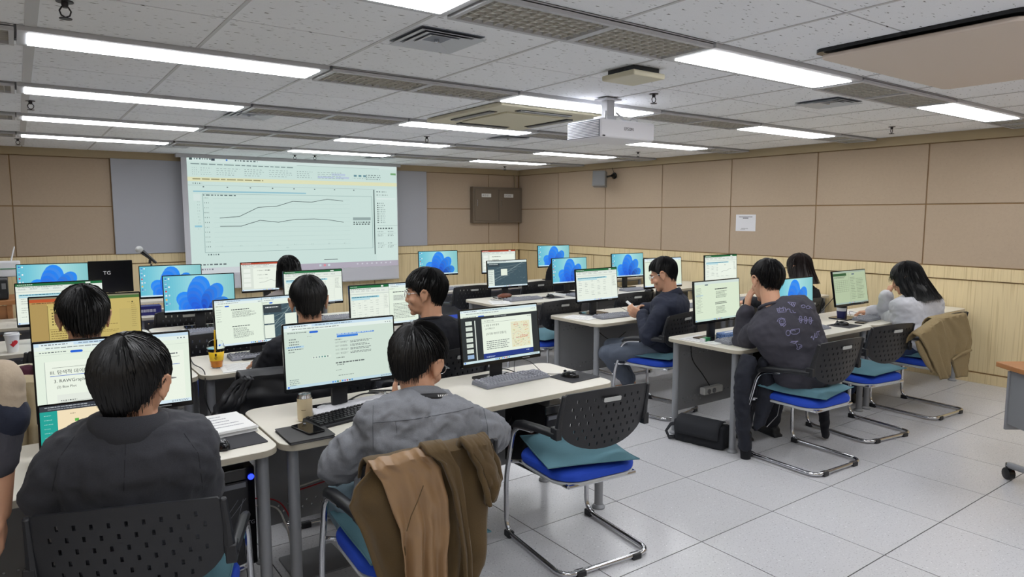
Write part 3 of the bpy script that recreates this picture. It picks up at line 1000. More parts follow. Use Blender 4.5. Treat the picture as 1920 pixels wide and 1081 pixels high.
def make_chair():
    t = thing('visitor_chair', 'chair', 'chair')
    out = []
    W2, HT = .235, .285
    out += [(W2, .13), (W2 + .004, HT - .02), (W2 - .012, HT)]
    out += [(W2 - .012 - (2 * W2 - .024) * i / 10, HT + .012 * math.sin(PI * i / 10)) for i in range(1, 10)]
    out += [(-W2 + .012, HT), (-W2 - .004, HT - .02), (-W2, .13)]
    out += [(-W2 * math.cos(PI * i / 18), .13 - .13 * math.sin(PI * i / 18)) for i in range(1, 18)]
    holes = []
    for r_ in range(7):
        z = .03 + .036 * r_
        for q in range(-5, 6):
            x = .042 * q + (.021 if r_ % 2 else 0)
            lim = W2 - .03 if z > .13 else W2 * math.sqrt(max(0, 1 - ((.13 - z) / .13) ** 2)) - .03
            if abs(x) < lim:
                holes.append([(x - .0042, z - .008), (x + .0042, z - .008), (x + .0042, z + .008), (x - .0042, z + .008)])
    back = plate(out, holes, .010, .045, lambda x, z, d: (x, d + .55 * x * x - .20 * (z - .13), z))
    T = M.Translation((0, -.225, .552))
    b = back.build('backrest', m_black, t, (0, -.225, .552), smooth=35)
    MB().ext(rrect(.095, .02, .004, 2), -.002, .002, M.Translation((0, -.2785 + .012, .552 + .245)) @ M.Rotation(R(90 + 11), 4, 'X')).build('label_plate', m_plate, b, (0, .225, -.552), smooth=0)
    for s in (-1, 1):
        e = MB()
        e.tube([(s * .238, -.228, .832), (s * .243, -.205, .74), (s * .245, -.19, .655)], [.010, .013, .018], 8)
        e.box((s * .25, -.185, .655), (.03, .05, .055))
        e.build('side_bar', m_black, t, bevel=.004)
        a = MB()
        a.tube([(s * .25, -.19, .650), (s * .252, -.05, .640), (s * .25, .10, .622), (s * .25, .165, .605), (s * .25, .19, .588)], [.020, .021, .021, .019, .012], 10, flat=.85)
        a.build('armrest', m_black, t)
    for s in (-1, 1):
        f = MB()
        f.tube(fillet([(s * .25, .02, .612), (s * .25, .185, .592), (s * .25, .268, .30), (s * .25, .262, .018), (s * .25, -.255, .018), (0, -.255, .018)], .075, 6), .0125, 10)
        f.build('leg', m_chrome, t)
        MB().box((s * .25, .235, .016), (.034, .05, .032)).build('floor_glide', m_black, t, bevel=.004)
        MB().box((s * .16, -.255, .014), (.05, .034, .028)).build('floor_glide', m_black, t, bevel=.004)
    u = MB()
    u.tube([(-.25, .262, .385), (-.2, .21, .392), (.2, .21, .392), (.25, .262, .385)], .010, 8)
    for s in (-1, 1):
        u.tube([(s * .2, .21, .392), (s * .19, -.2, .40)], .010, 8)
    u.tube([(-.19, -.2, .40), (.19, -.2, .40)], .010, 8)
    u.build('seat_support', m_chrome, t)
    sh = MB()
    o = rrect(.46, .45, .12, 6)
    rows = []
    for q, z in ((.90, .392), (.99, .398), (1, .408), (.98, .412)):
        rows.append([(x * q, y * q + .01, z + .015 * (y * 2) ** 2) for x, y in o])
    for r_ in rows:
        r_.append(r_[0])
    sh.grid(rows)
    k = len(sh.v)
    sh.v += [(0, .01, .39), (0, .01, .412)]
    n = len(o) + 1
    for i in range(n - 1):
        sh.f += [(k, i + 1, i), (k + 1, 3 * n + i, 3 * n + i + 1)]
    sh.build('seat_pan', m_plate, t)
    st = MB()
    rows = []
    for q, z in ((.93, .412), (1.0, .420), (1.01, .438), (.98, .452), (.90, .460), (.6, .466), (.25, .468)):
        rows.append([(x * q, y * q + .01, z + .012 * (y * 2) ** 2 * (1 if y > 0 else .3)) for x, y in o])
    for r_ in rows:
        r_.append(r_[0])
    st.grid(rows)
    k = len(st.v)
    st.v.append((0, .01, .468))
    for i in range(n - 1):
        st.f.append((k, 6 * n + i, 6 * n + i + 1))
    st.f.append(tuple(range(n - 1))[::-1])
    st.build('seat', m_blue, t)
    return t
def make_cushion():
    t = thing('seat_cushion', 'cushion', 'cushion')
    N = 14
    top, bot = [], []
    for i in range(N + 1):
        a, b = [], []
        for j in range(N + 1):
            u, v = i / N * 2 - 1, j / N * 2 - 1
            e = (1 - abs(u) ** 3.5) * (1 - abs(v) ** 3.5)
            x, y = u * .215 * (1 + .04 * abs(v) ** 3), v * .212 * (1 + .04 * abs(u) ** 3)
            w_ = .004 * noise.noise((x * 9, y * 9, 3))
            a.append((x, y,   .014 + .042 * e ** .55 + w_ * e + .018 * (v * v if v > 0 else .5 * v * v)))
            b.append((x, y, .010 - .006 * e ** .6 + .018 * (v * v if v > 0 else .5 * v * v)))
        top.append(a)
        bot.append(b)
    m = MB().grid(top)
    m.grid([r_[::-1] for r_ in bot])
    bm = m.build('cover', m_teal, t, smooth=60)
    p = MB()
    edge = [top[0][j] for j in range(N + 1)] + [top[i][N] for i in range(1, N + 1)] + [top[N][j] for j in range(N - 1, -1, -1)] + [top[i][0] for i in range(N - 1, -1, -1)]
    p.tube(edge, .0035, 6)
    p.build('piping', m_teal, t)
    return t
def make_desk(x0, x1, y0, y1, label, group, name='computer_desk'):
    cx_, L, D = (x0 + x1) / 2, x1 - x0, y1 - y0
    t = thing(name, label, 'desk', (cx_, (y0 + y1) / 2, 0), 0, group)
    MB().ext(rrect(L, D, .075, 6), .7, .7199).build('desktop', m_top, t, smooth=30, bevel=.002, seg=1)
    e = MB()
    o = rrect(L + .0016, D + .0016, .0758, 6)
    o.append(o[0])
    e.grid([[(x, y, z) for x, y in o] for z in (.694, .7175)])
    e.ext(rrect(L, D, .075, 6), .694, .7)
    e.build('edge_band', m_edge, t, smooth=30, fix=False)
    for sx in (-1, 1):
        for sy in (-1, 1):
            l_ = MB().cyl((sx * (L / 2 - .055), sy * (D / 2 - .07), .012), (sx * (L / 2 - .055), sy * (D / 2 - .07), .695), .0235, n=16).build('leg', m_leg, t)
            MB().lathe([(.036, 0), (.037, .008), (.030, .018), (.025, .022)], 16, (sx * (L / 2 - .055), sy * (D / 2 - .07), 0)).build('foot', m_leg, l_)
    hs = []
    for zz in (.055, .085, .415, .445):
        for k in range(20):
            hx = -L / 2 + .13 + k * .045 if zz in (.085, .415) else -L / 2 + .1525 + k * .045
            if k < 5 or zz in (.085, .415):
                hs.append([(hx + .006 * math.cos(2 * PI * q / 6), zz + .006 * math.sin(2 * PI * q / 6)) for q in range(6)])
    plate([(-L / 2 + .08, 0), (L / 2 - .08, 0), (L / 2 - .08, .50), (-L / 2 + .08, .50)], hs, .010, 0).build('modesty_panel', m_grey, t, (0, D / 2 - .075, .17), smooth=0)
    MB().box((0, D / 2 - .075, .68), (L - .12, .03, .028)).box((0, -D / 2 + .085, .68), (L - .12, .025, .026)).build('rail', m_leg, t, smooth=0)
    return t

MW, MH = .525, .306
def make_monitor(X, Y, Z, yaw, tilt, content, label, group=None, deskz=.72):
    t = thing('computer_monitor', label, 'monitor', (X, Y, deskz), R(yaw), group)
    T = M.Translation((0, 0, Z - deskz)) @ M.Rotation(-R(tilt), 4, 'X')
    h = MB()
    h.ext(rrect(MW, MH, .004, 1), -.008, .008, T @ M.Rotation(R(90), 4, 'X'))
    h.ext(rrect(MW * .62, MH * .62, .03, 3), -.03, -.008, T @ M.Rotation(R(90), 4, 'X'))
    hb = h.build('housing', m_black2, t, smooth=30)
    c = Canvas(MW - .012, MH - .026)
    content(c)
    d = c.build('display', m_glow, hb)
    d.matrix_local = T @ M.Translation((0, -.0084, .006))
    MB().box((0, 0, 0), (.05, .0006, .004), T @ M.Translation((MW * .30, -.0083, -MH / 2 + .010))).build('badge', m_leg, hb, smooth=0)
    n = MB()
    n.ext(rrect(.075, .026, .006, 2), .010, Z - deskz - .02, M.Translation((0, .045, 0)))
    n.build('neck', m_black, t, smooth=30)
    MB().ext(rrect(.235, .175, .02, 4), 0, .011, M.Translation((0, .035, 0))).build('base', m_black2, t, smooth=30, bevel=.002, seg=1)
    return t
def key_layout():
    ks = []
    u = .0188
    rows = [(5, [(0, 1)] + [(2 + i + .5 * (i // 4), 1) for i in range(12)]),
            (4, [(i, 1) for i in range(13)] + [(13, 2)]), (3, [(0, 1.5)] + [(1.5 + i, 1) for i in range(12)] + [(13.5, 1.5)]),
            (2, [(0, 1.75)] + [(1.75 + i, 1) for i in range(11)] + [(12.75, 2.25)]), (1, [(0, 2.25)] + [(2.25 + i, 1) for i in range(10)] + [(12.25, 2.75)]),
            (0, [(0, 1.25), (1.25, 1.25), (2.5, 1.25), (3.75, 6.25), (10, 1.25), (11.25, 1.25), (12.5, 1.25), (13.75, 1.25)])]
    for r_, k in rows:
        y = (r_ if r_ < 5 else 5.25) * u
        ks += [(a * u, y, w_ * u) for a, w_ in k]
        if r_ in (3, 4, 5):
            ks += [((15.3 + q) * u, y, u) for q in range(3)]
        if r_ == 1:
            ks.append((16.3 * u, y, u))
        if r_ == 0:
            ks += [((15.3 + q) * u, y, u) for q in range(3)]
        if r_ < 5:
            ks += [((18.6 + q) * u, y, u) for q in range(4)]
    return ks
KEYS = key_layout()
key_meshes = {}
def make_keyboard(loc, rz, label, m_body, m_key, group=None, each=False):
    t = thing('keyboard', label, 'keyboard', loc, rz, group)
    W_, D_ = .442, .142
    MB().add([(-W_ / 2, -D_ / 2, 0), (W_ / 2, -D_ / 2, 0), (W_ / 2, D_ / 2, 0), (-W_ / 2, D_ / 2, 0), (-W_ / 2 + .003, -D_ / 2 + .003, .012), (W_ / 2 - .003, -D_ / 2 + .003, .012), (W_ / 2 - .003, D_ / 2 - .003, .024), (-W_ / 2 + .003, D_ / 2 - .003, .024)],
             [(3, 2, 1, 0), (4, 5, 6, 7), (0, 1, 5, 4), (1, 2, 6, 5), (2, 3, 7, 6), (3, 0, 4, 7)]).build('case', m_body, t, smooth=0, bevel=.003, seg=1)
    u = .0188
    sl = math.atan2(.012, .136)
    mb = MB()
    for x, y, w_ in KEYS:
        X, Y = x - 22.6 * u / 2 + w_ / 2, y - 6.25 * u / 2 + u / 2
        Z = .018 + (Y) * math.tan(sl)
        a, b = w_ / 2 - .0012, u / 2 - .0012
        vs = [(-a, -b, 0), (a, -b, 0), (a, b, 0), (-a, b, 0), (-a + .002, -b + .002, .008), (a - .002, -b + .002, .008), (a - .002, b - .003, .008), (-a + .002, b - .003, .008)]
        fs = [(4, 5, 6, 7), (0, 1, 5, 4), (1, 2, 6, 5), (2, 3, 7, 6), (3, 0, 4, 7)]
        if each:
            kk = (round(w_, 4), m_key.name)
            if kk not in key_meshes:
                key_meshes[kk] = MB().add(vs, fs).mesh('key', 0)
                key_meshes[kk].materials.append(m_key)
            o = bpy.data.objects.new('key', key_meshes[kk])
            C.objects.link(o)
            o.parent = t
            o.location = (X, Y, Z)
            o.rotation_euler = (sl, 0, 0)
        else:
            mb.add(vs, fs, M.Translation((X, Y, Z)) @ M.Rotation(sl, 4, 'X'))
    if not each:
        o = mb.build('keycaps', m_key, t, smooth=0)
        o['kind'] = 'stuff'
    return t
def make_mouse(loc, rz, label, group=None):
    t = thing('computer_mouse', label, 'mouse', loc, rz, group)
    m = MB()
    rows = []
    for i in range(9):
        v = i / 8 * 2 - 1
        wd = .030 * math.sqrt(max(.02, 1 - v * v)) * (1 + .06 * v) + .001
        ht = .034 * math.sqrt(max(.01, 1 - (v * .95 + .12) ** 2))
        rows.append([(wd * math.cos(PI * j / 10), v * .056, ht * math.sin(PI * j / 10) ** .8) for j in range(11)])
    m.grid(rows)
    m.f.append(tuple(range(11)))
    m.f.append(tuple(8 * 11 + j for j in range(11))[::-1])
    m.build('shell', m_black2, t, smooth=60)
    MB().lathe([(.004, -.004), (.009, -.003), (.009, .003), (.004, .004)], 12, T=M.Translation((0, .03, .0275)) @ M.Rotation(PI / 2, 4, 'Y')).build('scroll_wheel', m_black, t)
    return t
def cable(pts, label, r=.0025, m=None, sm=True):
    P = [V(p) for p in pts]
    if sm:
        q = [P[0]]
        for i in range(len(P) - 1):
            a, b = P[max(i - 1, 0)], P[i]
            c_, d = P[i + 1], P[min(i + 2, len(P) - 1)]
            for k in range(1, 7):
                s = k / 6
                q.append(.5 * ((2 * b) + (c_ - a) * s + (2 * a - 5 * b + 4 * c_ - d) * s * s + (3 * b - a - 3 * c_ + d) * s ** 3))
        P = q
    return tag(MB().tube(P, r, 6).build('cable', m or m_cable), label, 'cable')
def slab_item(name, label, cat, w_, d, h, m, loc, rz=0, r=.004, group=None, bevel=0, parent=None):
    o = MB().ext(rrect(w_, d, r, 3), 0, h).build(name, m, parent, loc, smooth=30, bevel=bevel)
    o.rotation_euler = (0, 0, rz)
    if label:
        tag(o, label, cat, group)
    return o
# ------------------------------------------------------------------ desks, left block and right block
LROW = [(2.60, 3.22), (4.04, 4.66), (5.42, 6.04), (6.72, 7.34)]
RROW = [(2.72, 3.37), (4.09, 4.75), (5.53, 6.19), (6.92, 7.57)]
LSP, RSP = [(-1.02, .776), (.786, 2.58)], [(3.83, 5.632), (5.642, 7.43)]
wl = ['nearest', 'second', 'third', 'farthest']
for r_, (y0, y1) in enumerate(LROW):
    for s, (x0, x1) in enumerate(LSP):
        make_desk(x0, x1, y0, y1, 'white topped computer desk, %s half of the %s row on the left' % (('left', 'right')[s], wl[r_]), 'computer desks')
for r_, (y0, y1) in enumerate(RROW):
    for s, (x0, x1) in enumerate(RSP):
        make_desk(x0, x1, y0, y1, 'white topped computer desk, %s half of the %s row by the right wall' % (('left', 'right')[s], wl[r_]), 'computer desks')

g = 'computer monitors'
MON = [
 (.276, 2.99, 1.002, -3.8, 2, scr_lesson, 'monitor with large Korean lesson headings, in front of the dark-suited man'),
 (1.168, 2.951, .990, -2, 3.4, scr_notebook, 'monitor showing a document with a blue highlighted passage, beside the beige can'),
 (2.096, 3.004, .972, 1.3, 6.9, scr_slides, 'monitor showing a dark document viewer with slide page and thumbnails'),
 (.281, 4.388, 1.032, -3.6, 2.8, scr_night, 'monitor with amber tinted screen, in front of the man in maroon'),
 (1.193, 4.394, .952, 3.8, 4.3, scr_two, 'monitor showing a document beside a dark aerial map, behind the yellow drink'),
 (2.057, 4.369, .990, 0, 2.9, lambda c: scr_sheet(c, True), 'monitor split between spreadsheet and document, before the young man in round glasses'),
 (.218, 5.773, .998, -.6, 2.5, scr_sheet, 'green topped spreadsheet monitor at the left edge, behind the amber monitor'),
 (1.143, 5.818, 1.0, -3.7, 2.8, scr_petals, 'blue petal wallpaper monitor, nearer of the two overlapping left of the projection'),
 (2.052, 5.777, .995, 1.2, 2.8, scr_sheet, 'green topped spreadsheet monitor right in front of the woman in beige-grey top'),
 (.226, 7.10, 1.051, -8, 2.7, scr_petals, 'blue petal wallpaper monitor at the far left beside the white router'),
 (1.134, 7.004, 1.004, -5.4, 2.6, scr_petals, 'blue petal wallpaper monitor below the microphone, farther of two'),
 (2.029, 7.04, .999, -.1, 2.8, scr_ppt, 'red topped slide editor monitor left of the woman in beige-grey top'),
 (4.063, 3.091, 1.003, .8, 4.1, scr_doc, 'monitor with pale web document, left of the man in the patterned sweatshirt'),
 (4.955, 3.04, .972, -.4, 3, scr_petals, 'blue petal wallpaper monitor just right of the man in the patterned sweatshirt'),
 (5.809, 3.038, .994, -1.1, 9.7, scr_table, 'tilted dim greenish monitor showing a table, left of the woman in white sweatshirt'),
 (4.238, 4.545, .988, 1.9, 5.4, scr_sheet, 'green topped spreadsheet monitor on the desk end left of the man in navy jacket'),
 (5.27, 4.68, 1.04, -3, 4, scr_orange, 'monitor with an orange block on screen, behind the head of the man in navy'),
 (6.25, 4.72, 1.036, -3, 2.9, scr_chartsheet, 'green topped spreadsheet monitor by the right wall beneath the notice paper'),
 (4.276, 6.0, .985, -1.1, 4.5, scr_map, 'monitor showing a dark aerial map with a pale box, centre of the room'),
 (5.145, 5.98, .98, -.3, 4, scr_petals, 'blue petal wallpaper monitor right of the aerial map monitor'),
 (6.158, 6.05, .994, -3.5, 3.1, scr_petals, 'blue petal wallpaper monitor standing alone near the right wall'),
 (5.1, 7.35, 1.015, -2.9, 2.9, scr_ppt, 'red topped slide editor monitor behind the aerial map monitor'),
 (6.03, 7.35, 1.052, -6, 2.8, scr_petals, 'blue petal wallpaper monitor in the farthest right row, partly hidden'),
 (4.19, 7.35, 1.03, -6, 3, scr_petals, 'blue petal wallpaper monitor just right of the projection screen'),
]
mons = [make_monitor(*m, group=g) for m in MON]

# ------------------------------------------------------------------ visitor chairs
chair0 = make_chair()
cushion0 = make_cushion()
placed = []
def chair(x, y, rz, label, cushion=None, crz=None):
    if not placed:
        t = chair0
        t.location, t.rotation_euler = (x, y, 0), (0, 0, R(rz))
        t['label'] = label
        t['group'] = 'visitor chairs'
    else:
        t = tree(chair0, None, (x, y, 0), R(rz), label, 'visitor chairs')
    placed.append(t)
    if cushion:
        crz = rz if crz is None else crz
        ox, oy = -math.sin(R(rz)) * .005, math.cos(R(rz)) * .005
        if not cushion0.get('group'):
            c = cushion0
            c.location, c.rotation_euler = (x + ox, y + oy, .466), (0, 0, R(crz))
            c['label'], c['group'] = cushion, 'seat cushions'
        else:
            c = tree(cushion0, None, (x + ox, y + oy, .466), R(crz), cushion, 'seat cushions')
    return t
chair(2.145, 2.42, -6, 'empty black and blue chair nearest the viewer, right of the grey-shirted man', 'teal seat cushion lying askew on the empty chair nearest the viewer', -20)
chair(.272, 2.25, -20, 'black perforated chair under the man in the dark suit', 'teal seat cushion under the dark-suited man')
for _b in [c for c in placed[-1].children if c.name.startswith('backrest')]:     # this back has no plate
    for _l in list(_b.children):
        bpy.data.objects.remove(_l)
chair(1.10, 2.17, -4, 'black chair with blue seat carrying the brown coat', 'teal seat cushion under the grey-shirted man')
chair(4.16, 2.43, -3, 'black chair under the man in the patterned sweatshirt', 'teal seat cushion under the man in the patterned sweatshirt', 8)
chair(5.07, 2.53, -8, 'empty black chair between the patterned sweatshirt and the white sweatshirt', 'teal seat cushion on the empty chair in the nearest right row', -2)
chair(6.03, 2.53, -3, 'black chair with a tan cardigan over its back', 'teal seat cushion under the woman in the white sweatshirt')
chair(4.25, 3.80, 10, 'black chair under the man in the navy jacket', 'teal seat cushion under the man in the navy jacket', 14)
chair(5.95, 3.72, 0, 'black chair of the dark haired person behind a wallpaper monitor')
chair(4.02, 5.0, 2, 'empty black chair left of the aisle monitor, blue seat showing behind the desk end', 'teal seat cushion on the empty chair left of the aisle monitor', 5)
chair(5.05, 5.05, -4, 'empty black chair under the blue wallpaper monitor, right block')
chair(4.06, 6.58, 0, 'black chair back with a white label, behind the young man with round glasses')
chair(4.95, 6.55, 4, 'dark chair back right behind the aerial map monitor')
chair(1.06, 5.0, -3, 'dark empty chair just right of the amber monitor')
chair(.22, 5.0, 3, 'dark empty chair behind the amber monitor')
chair(1.10, 6.32, 0, 'dark empty chair behind the nearer petal wallpaper monitor')
chair(.25, 3.63, 0, 'black chair under the man in maroon')
chair(1.30, 3.63, -4, 'black chair carrying a black padded jacket', 'teal seat cushion under the man in the black sweater')
chair(2.02, 3.60, 10, 'black chair under the young man with round glasses')
chair(2.0, 6.32, 0, 'black chair under the woman in beige-grey top')
# ------------------------------------------------------------------ people
m_skin = mat('skin', (206, 156, 126), .5, noise_scale=40, var=.05, bump=.04, bump_scale=300)
m_skin.node_tree.nodes['Principled BSDF'].inputs['Subsurface Weight'].default_value = .12
m_skin.node_tree.nodes['Principled BSDF'].inputs['Subsurface Radius'].default_value = (.012, .005, .003)
m_hair = mat('black_hair', (15, 14, 15), .42, spec=.45)
m_hair_b = mat('dark_brown_hair', (34, 24, 22), .45)
m_eye = mat('eye_white', (225, 222, 215), .2)
m_iris = mat('iris', (30, 20, 14), .15)
m_lip = mat('lip', (176, 108, 98), .5)
m_rim = mat('spectacle_metal', (176, 178, 182), .25, metal=1)
m_lens = glass('lens', (250, 250, 250), .0, 1, 1.05)
def remesh(mb, voxel, it=3, name='body'):
    me = mb.mesh(name, 0)
    o = bpy.data.objects.new(name, me)
    C.objects.link(o)
    r = o.modifiers.new('r', 'REMESH')
    r.mode = 'VOXEL'
    r.voxel_size = voxel
    s = o.modifiers.new('s', 'SMOOTH')
    s.iterations = it
    s.factor = .5
    dg = bpy.context.evaluated_depsgraph_get()
    res = bpy.data.meshes.new_from_object(o.evaluated_get(dg))
    bpy.data.objects.remove(o)
    bpy.data.meshes.remove(me)
    res.name = name
    res.polygons.foreach_set('use_smooth', [True] * len(res.polygons))
    return res
def folds(me, amp, freq, seed=0, aniso=(1, 1, 1)):       # cloth folds pushed into the surface
    n = len(me.vertices)
    co = np.empty(n * 3)
    me.vertices.foreach_get('co', co)
    no = np.empty(n * 3)
    me.vertices.foreach_get('normal', no)
    co, no = co.reshape(-1, 3), no.reshape(-1, 3)
    for i in range(n):
        p = V(co[i] * freq * np.array(aniso)) + V((seed, seed * 1.7, 0))
        q = p + V((noise.noise(p * .7), noise.noise(p * .7 + V((9, 0, 0))), 0)) * .8
        d = (1 - abs(noise.noise(q)) * 2.4) * .8 + .45 * (1 - abs(noise.noise(q * 2.1)) * 2.4) + .15 * noise.noise(p * 5)
        co[i] += no[i] * amp * d
    me.vertices.foreach_set('co', co.ravel())
    me.update()
def mesh_obj(name, me, m, parent):
    o = bpy.data.objects.new(name, me)
    C.objects.link(o)
    me.materials.append(m)
    o.parent = parent
    return o
SEC = [(-.06, .12, .10), (0, .172, .128), (.14, .17, .125), (.36, .148, .108), (.6, .168, .118), (.76, .184, .112), (.87, .165, .096), (.94, .118, .080), (1.0, .070, .066)]
def torso(mb, P, Cc, N, ax0, ax1, grow=0., sec=SEC, bulge=1.0, lo=-.06):
    rows = []
    for t, a, b in sec:
        if t < lo:
            continue
        tt = t
        p = P * (1 - tt) ** 2 + Cc * 2 * tt * (1 - tt) + N * tt * tt
        d = ((Cc - P) * 2 * (1 - tt) + (N - Cc) * 2 * tt).normalized()
        sx = (ax0 * (1 - tt) + ax1 * tt)
        sx = (sx - d * sx.dot(d)).normalized()
        fy = d.cross(sx)
        gg = grow * (1 if t < .93 else (.45 if t < 1 else .25))
        rows.append([p + sx * ((a * bulge + gg) * math.copysign(abs(math.cos(q)) ** .86, math.cos(q))) + fy * ((b + gg) * math.copysign(abs(math.sin(q)) ** .9, math.sin(q))) for q in [2 * PI * k / 20 for k in range(20)]])
    k = len(mb.v)
    for r_ in rows:
        mb.v += [tuple(p) for p in r_]
    for i in range(len(rows) - 1):
        for j in range(20):
            a, b = k + i * 20 + j, k + i * 20 + (j + 1) % 20
            mb.f.append((a, b, b + 20, a + 20))
    mb.f.append(tuple(k + j for j in range(20))[::-1])
    mb.f.append(tuple(k + (len(rows) - 1) * 20 + j for j in range(20)))
def hand(mb, w, f, n, thumb, curl=(28, 34, 24), spread=.0, tc=.35):
    f = f.normalized()
    n = (n - f * n.dot(f)).normalized()
    s = f.cross(n) * thumb
    w = w + f * .012
    offs, lens = (.030, .0105, -.0095, -.028), (.93, 1.04, .97, .78)
    for o, L in zip(offs, lens):
        kn = w + f * (.088 - abs(o - .008) * .25) + s * o
        mb.cap(w + s * o * .62 - f * .005, kn, .0135, .0115, 10)
        p, a = kn, R(6)
        fd = (f + s * (o * spread)).normalized()
        for seg, (l_, r0, r1) in enumerate(((.043, .0100, .0090), (.027, .0088, .0080), (.021, .0079, .0066))):
            a += R(curl[seg])
            d = fd * math.cos(a) + n * math.sin(a)
            q = p + d * (l_ * L)
            mb.cap(p, q, r0, r1, 10)
            p = q
    mb.ell(w + f * .045, (.04, .034, .0165), rot=M((f, s, n)).transposed(), n=12, m=8)
    p = w + f * .012 + s * .020
    for (df, ds, dn, l_, r0, r1) in ((.62, .70, .30, .045, .0155, .0115), (.86, .30, tc + .1, .033, .0112, .0098), (.9, .02, tc + .2, .027, .0098, .0078)):
        d = (f * df + s * ds + n * dn).normalized()
        q = p + d * l_
        mb.cap(p, q, r0, r1, 10)
        p = q
def head_prims(mb, T, sc):
    A = T @ M.Scale(sc, 4)
    mb.ell((0, -.014, .032), (.076, .095, .088), A, 20, 14)
    mb.ell((0, .026, -.02), (.066, .066, .09), A, 16, 12)
    mb.ell((0, .034, -.075), (.050, .050, .042), A, 14, 10)
    mb.ell((0, .073, -.104), (.022, .019, .017), A, 12, 8)
    mb.ell((0, .079, .026), (.050, .017, .013), A, 12, 8)
    for s in (-1, 1):
        mb.ell((s * .040, .062, -.032), (.026, .024, .024), A, 12, 8)
        k = len(mb.v)
        mb.cap((s * .0, .090, .012), (s * .0, .105, -.034), .008, .0110, 10)
        mb.cap((s * .011, .098, -.036), (s * .010, .092, -.034), .0085, .008, 8)
        pts = []
        for i in range(9):
            a = R(-60 + 235 * i / 8)
            pts.append((s * (.083 + .016 * math.sin(PI * i / 8)), -.012 + .020 * math.cos(a), -.006 + .034 * math.sin(a)))
        mb.tube(pts, .0060, 8)
        mb.ell((s * .084, -.010, -.010), (.008, .017, .029), A, 10, 8)
        mb.ell((s * .084, .0, -.038), (.007, .009, .011), A, 8, 6)
        for i in range(k, len(mb.v)):
            pass
    mb.ell((0, .086, -.060), (.024, .012, .012), A, 12, 8)
    mb.ell((0, .084, -.078), (.022, .012, .012), A, 12, 8)
    mb.ell((0, .078, -.068), (.034, .016, .03), A, 12, 8)
def head_prims_T(mb, T, sc):                            # primitives first in head space, then moved as one
    h = MB()
    head_prims(h, M.Identity(4), 1)
    mb.add(h.v, h.f, T @ M.Scale(sc, 4))
def tab(tb, a):
    for (a0, z0), (a1, z1) in zip(tb, tb[1:]):
        if a <= a1:
            t = (a - a0) / (a1 - a0)
            t = t * t * (3 - 2 * t)
            return z0 + (z1 - z0) * t
    return tb[-1][1]
SHORT = [(0, .062), (40, .058), (58, .040), (68, .02), (76, -.012), (86, -.014), (96, .016), (112, .010), (126, -.045), (150, -.078), (180, -.085)]
FRINGE = [(0, .040), (45, .036), (62, .020), (74, -.010), (86, -.014), (96, .012), (112, .006), (126, -.048), (150, -.082), (180, -.088)]
BOWL = [(0, .036), (45, .030), (60, .010), (76, -.020), (92, -.006), (112, -.016), (128, -.055), (150, -.088), (180, -.095)]
BOB = [(0, .045), (35, .03), (50, -.02), (66, -.10), (90, -.135), (180, -.15)]
LONG = [(0, .05), (28, .035), (44, -.02), (58, -.10), (85, -.16), (130, -.20), (180, -.21)]
